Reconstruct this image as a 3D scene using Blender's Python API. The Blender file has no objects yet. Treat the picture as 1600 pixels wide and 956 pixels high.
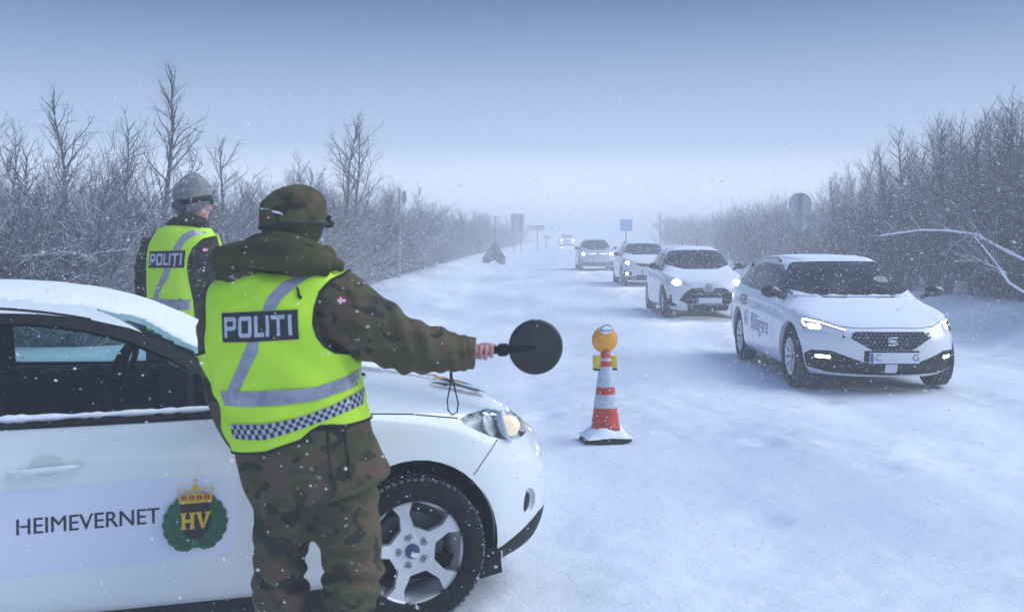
import bpy, bmesh, math, random
import numpy as np
from mathutils import Vector, Matrix, noise
from mathutils.bvhtree import BVHTree
from mathutils.geometry import tessellate_polygon

random.seed(7); np.random.seed(7)
S = bpy.context.scene
COL = S.collection
R = math.radians
PI = math.pi

# ------------------------------------------------------------------ camera, world, sun
EYE = 1.66; FPX = 1700.0; HOR = 372.0
cam_d = bpy.data.cameras.new("camera"); cam = bpy.data.objects.new("camera", cam_d); COL.objects.link(cam)
cam_d.sensor_width = 36.0; cam_d.lens = FPX/1600*36.0; cam_d.shift_y = -(478-HOR)/1600.0
cam_d.clip_start = 0.1; cam_d.clip_end = 3000
cam.location = (0, 0, EYE); cam.rotation_euler = (R(90), 0, 0)
cam_d.dof.use_dof = True; cam_d.dof.focus_distance = 12.5; cam_d.dof.aperture_fstop = 6.3
S.camera = cam

W = bpy.data.worlds.new("World"); S.world = W; W.use_nodes = True
nt = W.node_tree; bg = nt.nodes['Background']
sky = nt.nodes.new('ShaderNodeTexSky'); sky.sky_type = 'NISHITA'; sky.sun_disc = False
SUN_EL, SUN_AZ = R(43), R(88)
sky.sun_elevation = SUN_EL; sky.sun_rotation = SUN_AZ
sky.air_density = 1.4; sky.dust_density = 3.0; sky.ozone_density = 3.0
# a closed winter cloud deck: paler towards the horizon, blue grey above, the clear sky only tinting it
tc = nt.nodes.new('ShaderNodeTexCoord'); sep = nt.nodes.new('ShaderNodeSeparateXYZ'); nt.links.new(tc.outputs['Generated'], sep.inputs[0])
rmp = nt.nodes.new('ShaderNodeValToRGB'); e = rmp.color_ramp
e.elements[0].position = 0.0; e.elements[0].color = (1.15, 1.24, 1.30, 1)
e.elements[1].position = 1.0; e.elements[1].color = (.11, .17, .33, 1)
for p_, c_ in ((.085, (.25, .345, .51, 1)), (.21, (.006, .050, .165, 1)), (.5, (.04, .095, .25, 1))):
    q = e.elements.new(p_); q.color = c_
nt.links.new(sep.outputs['Z'], rmp.inputs[0])
mul = nt.nodes.new('ShaderNodeMix'); mul.data_type = 'RGBA'; mul.blend_type = 'MULTIPLY'; mul.inputs[0].default_value = 1
nt.links.new(rmp.outputs[0], mul.inputs[6]); mul.inputs[7].default_value = (13.5, 13.5, 13.5, 1)
mx = nt.nodes.new('ShaderNodeMix'); mx.data_type = 'RGBA'; mx.inputs[0].default_value = .88
nt.links.new(sky.outputs[0], mx.inputs[6]); nt.links.new(mul.outputs[2], mx.inputs[7])
nt.links.new(mx.outputs[2], bg.inputs[0]); bg.inputs[1].default_value = 0.10

sun_d = bpy.data.lights.new("sun", 'SUN'); sun_d.energy = 2.1; sun_d.angle = R(60); sun_d.color = (.91, .96, .99)
sun = bpy.data.objects.new("sun", sun_d); COL.objects.link(sun)
sd = Vector((math.sin(SUN_AZ)*math.cos(SUN_EL), math.cos(SUN_AZ)*math.cos(SUN_EL), math.sin(SUN_EL)))
sun.rotation_euler = sd.to_track_quat('Z', 'Y').to_euler()
sun.location = sd*50

vs = S.view_settings
S.display_settings.display_device = 'sRGB'
vs.view_transform = 'Standard'; vs.look = 'None'; vs.gamma = 1; vs.use_curve_mapping = False; vs.exposure = 0.46
S.cycles.volume_bounces = 14; S.cycles.max_bounces = 14; S.cycles.transparent_max_bounces = 24
S.cycles.use_denoising = True

# ------------------------------------------------------------------ materials
MATS = {}
def mat(name, base, rough=.6, metal=0, coat=0, spec=.5, trans=0, emit=None, es=0, noise_scale=0, noise_amt=0, base2=None, bump=0, bump_scale=40, snow=0):
    """plain principled material with optional colour variation, fine relief and snow clinging to upward faces"""
    if name in MATS: return MATS[name]
    m = bpy.data.materials.new(name); m.use_nodes = True; MATS[name] = m
    t = m.node_tree; b = t.nodes['Principled BSDF']
    b.inputs['Base Color'].default_value = (*base, 1); b.inputs['Roughness'].default_value = rough
    b.inputs['Metallic'].default_value = metal; b.inputs['Coat Weight'].default_value = coat; b.inputs['Coat Roughness'].default_value = .06
    b.inputs['Specular IOR Level'].default_value = spec; b.inputs['Transmission Weight'].default_value = trans
    if emit: b.inputs['Emission Color'].default_value = (*emit, 1); b.inputs['Emission Strength'].default_value = es
    tcn = t.nodes.new('ShaderNodeTexCoord'); out = None
    if noise_scale:
        n = t.nodes.new('ShaderNodeTexNoise'); n.inputs['Scale'].default_value = noise_scale; n.inputs['Detail'].default_value = 5
        t.links.new(tcn.outputs['Object'], n.inputs['Vector'])
        mr = t.nodes.new('ShaderNodeMapRange'); mr.inputs['From Min'].default_value = .35; mr.inputs['From Max'].default_value = .65
        t.links.new(n.outputs[0], mr.inputs[0])
        mm = t.nodes.new('ShaderNodeMix'); mm.data_type = 'RGBA'
        mm.inputs[6].default_value = (*base, 1); mm.inputs[7].default_value = (*(base2 or tuple(c*(1-noise_amt) for c in base)), 1)
        t.links.new(mr.outputs[0], mm.inputs[0]); out = mm.outputs[2]; t.links.new(out, b.inputs['Base Color'])
    if snow:
        g = t.nodes.new('ShaderNodeNewGeometry'); sx = t.nodes.new('ShaderNodeSeparateXYZ'); t.links.new(g.outputs['Normal'], sx.inputs[0])
        n2 = t.nodes.new('ShaderNodeTexNoise'); n2.inputs['Scale'].default_value = 14; n2.inputs['Detail'].default_value = 8
        t.links.new(tcn.outputs['Object'], n2.inputs['Vector'])
        ad = t.nodes.new('ShaderNodeMath'); ad.operation = 'MULTIPLY_ADD'; ad.inputs[1].default_value = .9
        t.links.new(n2.outputs[0], ad.inputs[0]); t.links.new(sx.outputs[2], ad.inputs[2])
        mr2 = t.nodes.new('ShaderNodeMapRange'); mr2.inputs['From Min'].default_value = 1.5-snow; mr2.inputs['From Max'].default_value = 1.65-snow
        t.links.new(ad.outputs[0], mr2.inputs[0])
        m3 = t.nodes.new('ShaderNodeMix'); m3.data_type = 'RGBA'; m3.inputs[7].default_value = (.82, .86, .92, 1)
        if out: t.links.new(out, m3.inputs[6])
        else: m3.inputs[6].default_value = (*base, 1)
        t.links.new(mr2.outputs[0], m3.inputs[0]); t.links.new(m3.outputs[2], b.inputs['Base Color'])
        m4 = t.nodes.new('ShaderNodeMix'); m4.inputs[2].default_value = rough; m4.inputs[3].default_value = .9
        t.links.new(mr2.outputs[0], m4.inputs[0]); t.links.new(m4.outputs[0], b.inputs['Roughness'])
        if coat:
            m5 = t.nodes.new('ShaderNodeMix'); m5.inputs[2].default_value = coat; m5.inputs[3].default_value = 0
            t.links.new(mr2.outputs[0], m5.inputs[0]); t.links.new(m5.outputs[0], b.inputs['Coat Weight'])
    if bump:
        n3 = t.nodes.new('ShaderNodeTexNoise'); n3.inputs['Scale'].default_value = bump_scale; n3.inputs['Detail'].default_value = 4
        t.links.new(tcn.outputs['Object'], n3.inputs['Vector'])
        bp = t.nodes.new('ShaderNodeBump'); bp.inputs['Strength'].default_value = bump; bp.inputs['Distance'].default_value = .01
        t.links.new(n3.outputs[0], bp.inputs['Height']); t.links.new(bp.outputs[0], b.inputs['Normal'])
    return m

def glass_mat(name, tint, refl=.9, rough=.02, frost=0):
    if name in MATS: return MATS[name]
    m = bpy.data.materials.new(name); m.use_nodes = True; MATS[name] = m
    t = m.node_tree; t.nodes.remove(t.nodes['Principled BSDF']); out = t.nodes['Material Output']
    tr = t.nodes.new('ShaderNodeBsdfTransparent'); tr.inputs[0].default_value = (*tint, 1)
    gl = t.nodes.new('ShaderNodeBsdfGlossy'); gl.inputs['Roughness'].default_value = rough; gl.inputs[0].default_value = (refl, refl, refl, 1)
    fr = t.nodes.new('ShaderNodeFresnel'); fr.inputs[0].default_value = 1.5
    ms = t.nodes.new('ShaderNodeMixShader'); t.links.new(fr.outputs[0], ms.inputs[0]); t.links.new(tr.outputs[0], ms.inputs[1]); t.links.new(gl.outputs[0], ms.inputs[2])
    last = ms
    if frost:
        df = t.nodes.new('ShaderNodeBsdfDiffuse'); df.inputs[0].default_value = (.8, .86, .93, 1)
        tcn = t.nodes.new('ShaderNodeTexCoord')
        n = t.nodes.new('ShaderNodeTexNoise'); n.inputs['Scale'].default_value = 90; n.inputs['Detail'].default_value = 6; t.links.new(tcn.outputs['Object'], n.inputs['Vector'])
        n2 = t.nodes.new('ShaderNodeTexNoise'); n2.inputs['Scale'].default_value = 3; t.links.new(tcn.outputs['Object'], n2.inputs['Vector'])
        a = t.nodes.new('ShaderNodeMath'); a.operation = 'MULTIPLY'; t.links.new(n.outputs[0], a.inputs[0]); t.links.new(n2.outputs[0], a.inputs[1])
        mr = t.nodes.new('ShaderNodeMapRange'); mr.inputs[1].default_value = .26; mr.inputs[2].default_value = .40; mr.inputs[3].default_value = frost*.15; mr.inputs[4].default_value = frost
        t.links.new(a.outputs[0], mr.inputs[0])
        m2 = t.nodes.new('ShaderNodeMixShader'); t.links.new(mr.outputs[0], m2.inputs[0]); t.links.new(ms.outputs[0], m2.inputs[1]); t.links.new(df.outputs[0], m2.inputs[2]); last = m2
    t.links.new(last.outputs[0], out.inputs[0])
    return m

# ------------------------------------------------------------------ object helpers
def link(name, me, m=None, parent=None, smooth=True, loc=None, rot=None, sharp=None):
    o = bpy.data.objects.new(name, me); COL.objects.link(o)
    for x in (m if isinstance(m, (list, tuple)) else [m]):
        if x: me.materials.append(x)
    if smooth and len(me.polygons):
        me.polygons.foreach_set('use_smooth', [True]*len(me.polygons))
        if sharp: me.set_sharp_from_angle(angle=R(sharp))
    if parent: o.parent = parent
    if loc is not None: o.location = loc
    if rot is not None: o.rotation_euler = rot
    return o
def pyd(name, v, f, m=None, parent=None, **k):
    me = bpy.data.meshes.new(name); me.from_pydata(v, [], f); me.update()
    return link(name, me, m, parent, **k)
def obm(name, bm, m=None, parent=None, **k):
    me = bpy.data.meshes.new(name); bm.to_mesh(me); bm.free()
    return link(name, me, m, parent, **k)
def tag(o, label=None, cat=None, group=None, kind=None):
    for key, v in (('label', label), ('category', cat), ('group', group), ('kind', kind)):
        if v: o[key] = v
    return o
def empty(name, loc=(0, 0, 0), rz=0, label=None, cat=None, group=None):
    o = bpy.data.objects.new(name, None); COL.objects.link(o); o.location = loc; o.rotation_euler = (0, 0, rz); o.empty_display_size = .2
    return tag(o, label, cat, group)
def copy_tree(o, parent=None):
    c = o.copy(); COL.objects.link(c); c.parent = parent
    for ch in o.children: copy_tree(ch, c)
    return c

def box(bm, c, s, rot=None, bev=0, mi=0):
    r = bmesh.ops.create_cube(bm, size=1.0); vs_ = r['verts']
    for v in vs_: v.co = Vector((v.co.x*s[0], v.co.y*s[1], v.co.z*s[2]))
    fs = {f for v in vs_ for f in v.link_faces}
    for f in fs: f.material_index = mi
    if bev:
        ed = list({e_ for v in vs_ for e_ in v.link_edges})
        r2 = bmesh.ops.bevel(bm, geom=ed, offset=bev, segments=2, profile=.5, affect='EDGES')
        vs_ = list({v for f in r2['faces'] for v in f.verts} | {v for v in vs_ if v.is_valid})
        for f in {f for v in vs_ for f in v.link_faces}: f.material_index = mi
    M_ = Matrix.Translation(Vector(c)) @ (rot.to_4x4() if rot is not None else Matrix.Identity(4))
    for v in vs_: v.co = M_ @ v.co
    return vs_
def tube(bm, pts, rad, n=8, mi=0, cap=True, flat=1.0):
    """tube of n sides through pts with per-point radius"""
    pts = [Vector(p) for p in pts]
    if not isinstance(rad, (list, tuple)): rad = [rad]*len(pts)
    rings = []; up = None
    for i, p in enumerate(pts):
        d = (pts[min(i+1, len(pts)-1)]-pts[max(i-1, 0)]).normalized()
        if up is None:
            up = Vector((0, 0, 1)) if abs(d.z) < .9 else Vector((0, 1, 0))
        a = d.cross(up).normalized(); b = a.cross(d).normalized(); up = b
        rings.append([bm.verts.new(p+(a*math.cos(2*PI*k/n)+b*math.sin(2*PI*k/n)*flat)*rad[i]) for k in range(n)])
    for i in range(len(rings)-1):
        for k in range(n):
            f = bm.faces.new((rings[i][k], rings[i][(k+1) % n], rings[i+1][(k+1) % n], rings[i+1][k])); f.material_index = mi
    if cap:
        bm.faces.new(rings[0]).material_index = mi; bm.faces.new(list(reversed(rings[-1]))).material_index = mi
    return rings
def lathe(bm, prof, n=48, M_=None, mi=0, closed=False):
    """revolve (r, h) profile round z"""
    M_ = M_ or Matrix.Identity(4); rings = []
    for r_, h in prof:
        rings.append([bm.verts.new(M_ @ Vector((r_*math.cos(2*PI*k/n), r_*math.sin(2*PI*k/n), h))) for k in range(n)] if r_ > 1e-6 else [bm.verts.new(M_ @ Vector((0, 0, h)))])
    pr = list(zip(rings, rings[1:])) + ([(rings[-1], rings[0])] if closed else [])
    for a, b in pr:
        for k in range(n):
            k2 = (k+1) % n
            if len(a) == 1 and len(b) == 1: continue
            if len(a) == 1: vs_ = (a[0], b[k], b[k2])
            elif len(b) == 1: vs_ = (a[k], a[k2], b[0])
            else: vs_ = (a[k], a[k2], b[k2], b[k])
            bm.faces.new(vs_).material_index = mi
    return rings
def prism(bm, poly, z0, z1, M_=None, mi=0):
    M_ = M_ or Matrix.Identity(4)
    a = [bm.verts.new(M_ @ Vector((x, y, z0))) for x, y in poly]; b = [bm.verts.new(M_ @ Vector((x, y, z1))) for x, y in poly]
    bm.faces.new(list(reversed(a))).material_index = mi; bm.faces.new(b).material_index = mi
    for i in range(len(poly)):
        j = (i+1) % len(poly); bm.faces.new((a[i], a[j], b[j], b[i])).material_index = mi
def evaluated(o):
    dg = bpy.context.evaluated_depsgraph_get(); dg.update()
    ev = o.evaluated_get(dg); me = ev.to_mesh(); bm = bmesh.new(); bm.from_mesh(me); ev.to_mesh_clear(); return bm
def bake(bm, mods):
    """run modifiers over a bmesh and return the resulting bmesh"""
    me = bpy.data.meshes.new("tmp"); bm.to_mesh(me); bm.free()
    o = bpy.data.objects.new("tmp", me); COL.objects.link(o)
    for ty, kw in mods:
        m_ = o.modifiers.new(ty, ty)
        for k, v in kw.items(): setattr(m_, k, v)
    bpy.context.view_layer.update()
    r = evaluated(o); bpy.data.objects.remove(o); bpy.data.meshes.remove(me)
    return r
def solid(bm, voxel, smooth=2, extra=()):
    return bake(bm, [('REMESH', dict(mode='VOXEL', voxel_size=voxel, adaptivity=0)), ('SMOOTH', dict(factor=.5, iterations=smooth))] + list(extra))
def displace(bm, fn):
    bm.normal_update()
    new = [v.co + v.normal*fn(v.co, v.normal) for v in bm.verts]
    for v, c in zip(bm.verts, new): v.co = c
def ellipsoid(bm, c, r, rot=None, seg=24):
    M_ = Matrix.Translation(Vector(c)) @ (rot.to_4x4() if rot is not None else Matrix.Identity(4)) @ Matrix.Diagonal((*r, 1))
    bmesh.ops.create_uvsphere(bm, u_segments=seg, v_segments=seg*2//3, radius=1, matrix=M_)

# -------- cutting regions out of a surface along a direction (u, v = plane axes)
def convex(poly):
    s = 0
    for i in range(len(poly)):
        a, b, c = poly[i-2], poly[i-1], poly[i]
        cr = (b[0]-a[0])*(c[1]-b[1])-(b[1]-a[1])*(c[0]-b[0])
        if abs(cr) < 1e-10: continue
        if s == 0: s = 1 if cr > 0 else -1
        elif s*cr < 0: return False
    return True
def area2(p): return sum(p[i-1][0]*p[i][1]-p[i][0]*p[i-1][1] for i in range(len(p)))
def cut(bm, poly, U, V, tg, flt):
    """faces of tag 0 passing flt and lying inside the polygon get tag tg, with exact edges"""
    lay = bm.faces.layers.int['tag']
    if not convex(poly):
        tris = tessellate_polygon([[Vector((x, y, 0)) for x, y in poly]])
        for t_ in tris: cut(bm, [poly[i] for i in t_], U, V, tg, flt)
        return
    if area2(poly) < 0: poly = list(reversed(poly))
    if abs(area2(poly)) < 1e-8: return
    U = Vector(U); V = Vector(V)
    us = [p[0] for p in poly]; vs_ = [p[1] for p in poly]; lo = (min(us), min(vs_)); hi = (max(us), max(vs_))
    F = []
    for f in bm.faces:
        if f[lay] != 0: continue
        fu = [v.co.dot(U) for v in f.verts]
        if max(fu) < lo[0] or min(fu) > hi[0]: continue
        fv = [v.co.dot(V) for v in f.verts]
        if max(fv) < lo[1] or min(fv) > hi[1]: continue
        if flt(f.calc_center_median(), f.normal): F.append(f)
    for i in range(len(poly)):
        if not F: return
        a = poly[i-1]; b = poly[i]; d = (b[0]-a[0], b[1]-a[1]); L_ = math.hypot(*d)
        if L_ < 1e-7: continue
        n2 = (d[1]/L_, -d[0]/L_); co = U*a[0]+V*a[1]; no = U*n2[0]+V*n2[1]
        # co must satisfy dot products in the (u, v) frame
        geom = list({v for f in F for v in f.verts}) + list({e_ for f in F for e_ in f.edges}) + F
        r = bmesh.ops.bisect_plane(bm, geom=geom, dist=1e-6, plane_co=co, plane_no=no, clear_inner=False, clear_outer=False)
        F2 = [g for g in r['geom'] if isinstance(g, bmesh.types.BMFace)]
        F = [f for f in set(F2) | {f for f in F if f.is_valid} if (f.calc_center_median()-co).dot(no) < 0 and f[lay] == 0]
    for f in F: f[lay] = tg
def extract(bm, tg, depth=0.0, wall=0.0, mi=0, wall_mi=1, remove=True, dirn=None):
    """take the faces of one tag off the surface; move them in by depth, add rim walls `wall` deep along their border"""
    lay = bm.faces.layers.int['tag']
    fs = [f for f in bm.faces if f[lay] == tg]
    out = bmesh.new(); vm = {}; vb = {}; nrm = {}
    for f in fs:
        for v in f.verts:
            nrm[v] = Vector(dirn) if dirn else v.normal.copy()
    def gv(v):
        if v not in vm: vm[v] = out.verts.new(v.co - nrm[v]*depth)
        return vm[v]
    for f in fs:
        try: nf = out.faces.new([gv(v) for v in f.verts]); nf.material_index = mi
        except ValueError: pass
    if wall:
        S_ = set(fs)
        for f in fs:
            for lo in f.loops:
                e_ = lo.edge
                if sum(1 for x in e_.link_faces if x in S_) == 1:
                    a, b = lo.vert, lo.link_loop_next.vert
                    q = []
                    for v, dd in ((b, 0), (a, 0), (a, wall), (b, wall)):
                        if (v, dd) not in vb: vb[(v, dd)] = out.verts.new(v.co - nrm[v]*dd)
                        q.append(vb[(v, dd)])
                    nf = out.faces.new(list(reversed(q))); nf.material_index = wall_mi
    if remove: bmesh.ops.delete(bm, geom=fs, context='FACES')
    out.normal_update()
    return out
def grid_text(txt, size, bold=0):
    c = bpy.data.curves.new('t', 'FONT'); c.body = txt; c.offset = bold; c.size = size; c.align_x = 'CENTER'; c.align_y = 'CENTER'; c.resolution_u = 4
    o = bpy.data.objects.new('t', c); COL.objects.link(o); bpy.context.view_layer.update()
    bm = evaluated(o); bpy.data.objects.remove(o); bpy.data.curves.remove(c); return bm
def flat_polys(polys):
    """[(poly, material index)] -> flat bmesh in xy"""
    bm = bmesh.new()
    for k, (p, mi) in enumerate(polys):
        if area2(p) < 0: p = list(reversed(p))
        vs_ = [bm.verts.new((x, y, k*1e-5)) for x, y in p]
        for t_ in tessellate_polygon([[Vector((x, y, 0)) for x, y in p]]):
            try:
                f = bm.faces.new([vs_[i] for i in t_]); f.material_index = mi
            except ValueError: pass
    return bm
def project(bm, M_, bvh, off, maxlen=.05, layers=None):
    """lay a flat bmesh (in xy, facing +z of M_) onto a surface"""
    for _ in range(6):
        ed = [e_ for e_ in bm.edges if e_.calc_length() > maxlen]
        if not ed: break
        bmesh.ops.subdivide_edges(bm, edges=ed, cuts=1)
        bmesh.ops.triangulate(bm, faces=[f for f in bm.faces if len(f.verts) > 3])
    z = (M_.to_3x3() @ Vector((0, 0, 1))).normalized()
    for v in bm.verts:
        k = v.co.z/1e-5 if layers is None else layers
        p = M_ @ Vector((v.co.x, v.co.y, 0))
        h = bvh.ray_cast(p+z*.5, -z, 3)
        if h[0] is None: h = (bvh.find_nearest(p)[0],)
        v.co = h[0]+z*(off+max(0, k)*.00025)
    bm.normal_update(); up = sum(1 if f.normal.dot(z) > 0 else -1 for f in bm.faces)
    if up < 0: bmesh.ops.reverse_faces(bm, faces=bm.faces)
    return bm
def rounded(x0, y0, x1, y1, r, n=5):
    o = []
    for cx, cy, a0 in ((x1-r, y1-r, 0), (x0+r, y1-r, 90), (x0+r, y0+r, 180), (x1-r, y0+r, 270)):
        for k in range(n+1):
            a = R(a0+90*k/n); o.append((cx+r*math.cos(a), cy+r*math.sin(a)))
    return o
def circ(cx, cy, r, n=24, ry=None): return [(cx+r*math.cos(2*PI*k/n), cy+(ry or r)*math.sin(2*PI*k/n)) for k in range(n)]
def smooth_poly(p, it=2):
    for _ in range(it):
        q = []
        for i in range(len(p)):
            a, b = p[i], p[(i+1) % len(p)]
            q += [(a[0]*.75+b[0]*.25, a[1]*.75+b[1]*.25), (a[0]*.25+b[0]*.75, a[1]*.25+b[1]*.75)]
        p = q
    return p
def wedge(pts, w):
    """polyline -> list of convex quads of width w"""
    out = []
    for a, b in zip(pts, pts[1:]):
        d = (b[0]-a[0], b[1]-a[1]); L_ = math.hypot(*d) or 1; n_ = (-d[1]/L_*w/2, d[0]/L_*w/2); e_ = (d[0]/L_*w*.3, d[1]/L_*w*.3)
        out.append([(a[0]-e_[0]+n_[0], a[1]-e_[1]+n_[1]), (a[0]-e_[0]-n_[0], a[1]-e_[1]-n_[1]), (b[0]+e_[0]-n_[0], b[1]+e_[1]-n_[1]), (b[0]+e_[0]+n_[0], b[1]+e_[1]+n_[1])])
    return out
def sstep(a, b, x):
    t_ = min(1, max(0, (x-a)/(b-a))); return t_*t_*(3-2*t_)

# ------------------------------------------------------------------ ground
def curve_x(y): return .00045*max(0, y-20)**2 if y < 200 else 14.58+.162*(y-200)
def ground(x, y):
    z = .00005*max(0, min(y, 160)-20)**2
    c = curve_x(y)
    l = -3.05+c - x; r = x-(7.4+c)
    nz = noise.noise(Vector((x*.25, y*.12, 3)))
    z += (.40+.05*nz)*sstep(-2.4, .5, l)*(1 if y > 15 else sstep(9, 15, y)) - .60*sstep(.6, 2.6, l)*sstep(12, 16, y)
    z += .50*sstep(-.6, 1.5, r)+.16*nz*sstep(.0, 1.2, r)*(1+.5*noise.noise(Vector((x*.9, y*.7, 5)))) + .5*sstep(2, 8, r)
    z += .27*sstep(-1.1, -1.9, x)*sstep(6.3, 7.1, y)*(1-sstep(11, 15, y))
    z += .5*sstep(6, 30, l)
    return z
def snow_relief(x, y):
    p = Vector((x, y, 0)); z = 0
    z += .012*noise.noise(Vector((x*.7, y*.5, 1)))
    rid = noise.noise(Vector((x*1.5+y*.3, y*2.6, 7)))
    z += .009*max(0, rid)**1.0
    if y < 26: # trampled, wind-scoured patches and shallow prints
        m_ = sstep(-.15, .35, noise.noise(Vector((x*.35+4, y*.4, 2))))
        z += .021*m_*noise.noise(Vector((x*3.2, y*4.5, 3)))+.011*m_*noise.noise(Vector((x*8, y*11, 4)))+.004*noise.noise(Vector((x*11, y*15, 8)))
        c_ = noise.cell(Vector((x*1.7, y*2.1, 9)))
        if c_ > .72:
            fx = (x*1.7) % 1 - .5; fy = (y*2.1) % 1 - .5; z -= .034*max(0, 1-(fx*fx*9+fy*fy*5))
    # wheel tracks polished by the queue of cars
    cx = x-curve_x(y)
    for t_ in (3.25, 4.72, .2, -1.3):
        z -= .018*math.exp(-((cx-t_-.12*noise.noise(Vector((y*.08, t_, 0))))/.22)**2)
    return z
HAZE = .0094
def graded(a, b, dense_lo, dense_hi, step, grow):
    xs = list(np.arange(dense_lo, dense_hi+1e-6, step)); s_ = step; x = xs[-1]
    while x < b: s_ *= grow; x += s_; xs.append(x)
    s_ = step; x = xs[0]
    while x > a: s_ *= grow; x -= s_; xs.insert(0, x)
    return xs
gx = graded(-700, 900, -4.5, 8.5, .045, 1.13); gy = graded(-60, 900, 1.5, 16, .045, 1.035)
gv = []
for y in gy:
    for x in gx: gv.append((x, y, ground(x, y)+(snow_relief(x, y) if abs(x) < 30 and -5 < y < 90 else 0)))
nx = len(gx)
gf = [(j*nx+i, j*nx+i+1, (j+1)*nx+i+1, (j+1)*nx+i) for j in range(len(gy)-1) for i in range(nx-1)]

snow_m = bpy.data.materials.new("packed_snow"); snow_m.use_nodes = True
t = snow_m.node_tree; b = t.nodes['Principled BSDF']; b.inputs['Roughness'].default_value = .75
b.inputs['Specular IOR Level'].default_value = .35
g_tc = t.nodes.new('ShaderNodeTexCoord')
def nnode(sc, det=6, vec=None, rgh=.55):
    n = t.nodes.new('ShaderNodeTexNoise'); n.inputs['Scale'].default_value = sc; n.inputs['Detail'].default_value = det; n.inputs['Roughness'].default_value = rgh
    t.links.new(vec or g_tc.outputs['Object'], n.inputs['Vector']); return n
mp = t.nodes.new('ShaderNodeMapping'); mp.inputs['Scale'].default_value = (1, .35, 1); t.links.new(g_tc.outputs['Object'], mp.inputs[0])
n1 = nnode(.55, 8, mp.outputs[0]); n2 = nnode(7, 8); n3 = nnode(60, 3)
cr = t.nodes.new('ShaderNodeValToRGB'); cr.color_ramp.elements[0].position = .35; cr.color_ramp.elements[0].color = (.64, .70, .79, 1)
cr.color_ramp.elements[1].position = .62; cr.color_ramp.elements[1].color = (.84, .88, .93, 1); t.links.new(n1.outputs[0], cr.inputs[0]); t.links.new(cr.outputs[0], b.inputs['Base Color'])
hh = t.nodes.new('ShaderNodeMath'); hh.operation = 'MULTIPLY_ADD'; hh.inputs[1].default_value = .25; t.links.new(n3.outputs[0], hh.inputs[0]); t.links.new(n2.outputs[0], hh.inputs[2])
bp = t.nodes.new('ShaderNodeBump'); bp.inputs['Strength'].default_value = .5; bp.inputs['Distance'].default_value = .03
t.links.new(hh.outputs[0], bp.inputs['Height']); t.links.new(bp.outputs[0], b.inputs['Normal'])
rr = t.nodes.new('ShaderNodeMapRange'); rr.inputs[1].default_value = .4; rr.inputs[2].default_value = .62; rr.inputs[3].default_value = .45; rr.inputs[4].default_value = .85
t.links.new(n1.outputs[0], rr.inputs[0]); t.links.new(rr.outputs[0], b.inputs['Roughness'])
g_ = pyd('snowy_ground', gv, gf, snow_m); tag(g_, 'snow covered road and verges with wheel tracks', kind='structure')

# ------------------------------------------------------------------ bare birches and thickets
bark = mat('birch_bark', (.045, .042, .048), .9, noise_scale=9, base2=(.085, .088, .10), snow=.50)
twig = mat('frosted_twig', (.034, .036, .050), .95, noise_scale=2.6, base2=(.19, .215, .27), snow=.62)
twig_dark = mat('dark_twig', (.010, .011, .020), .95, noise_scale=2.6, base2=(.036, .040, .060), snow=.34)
snowload = mat('branch_snow', (.84, .88, .94), .85)

class Acc:
    def __init__(s): s.v = []; s.f = []; s.n = 0
    def tube(s, pts, rad, n):
        base = s.n; up = Vector((.3, .2, .9))
        for i, p in enumerate(pts):
            d = (pts[min(i+1, len(pts)-1)]-pts[max(i-1, 0)])
            a = d.cross(up); a.normalize(); b = a.cross(d); b.normalize()
            for k in range(n):
                c, sn = CS[n][k]; q = p+(a*c+b*sn)*rad[i]; s.v.append((q.x, q.y, q.z))
        for i in range(len(pts)-1):
            for k in range(n):
                s.f.append((base+i*n+k, base+i*n+(k+1) % n, base+(i+1)*n+(k+1) % n, base+(i+1)*n+k))
        s.n += n*len(pts)
CS = {n: [(math.cos(2*PI*k/n), math.sin(2*PI*k/n)) for k in range(n)] for n in (3, 4, 5, 6, 8)}
rnd = random.Random(11)
def bent(p, d, L_, segs, curl, up=.0):
    pts = [p.copy()]; d = d.normalized()
    for i in range(segs):
        d = (d+Vector((rnd.gauss(0, curl), rnd.gauss(0, curl), rnd.gauss(0, curl)+up))).normalized()
        p = p+d*(L_/segs); pts.append(p.copy())
    return pts, d
def side_dir(d, ang):
    a = rnd.uniform(0, 2*PI); o = d.orthogonal().normalized(); o.rotate(Matrix.Rotation(a, 3, d))
    return (d*math.cos(ang)+o*math.sin(ang)).normalized()
def grow(acc, pts, r0, L_, depth, dens, twig_len):
    """side shoots along a branch, down to fine twigs"""
    n = max(2, int(L_*dens))
    for k in range(n):
        t_ = .15+.85*(k+rnd.random())/n; i = min(len(pts)-2, int(t_*(len(pts)-1))); fr = t_*(len(pts)-1)-i
        p = pts[i].lerp(pts[i+1], fr); d = (pts[i+1]-pts[i]).normalized()
        nd = side_dir(d, R(rnd.uniform(28, 58))); nd.z += .10; nd.normalize()
        if depth == 0:
            l2 = twig_len*rnd.uniform(.5, 1.3); q, _ = bent(p, nd, l2, 3, .16, .02)
            acc.tube(q, [.0032, .0028, .0023, .0014], 3)
        else:
            l2 = L_*(1-t_*.6)*rnd.uniform(.35, .62); q, _ = bent(p, nd, l2, 4, .13, .05)
            r1 = r0*.48; acc.tube(q, [r1, r1*.85, r1*.65, r1*.5, .002], 4 if depth > 1 else 3)
            grow(acc, q, r1, l2, depth-1, dens*1.7, twig_len)
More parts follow.
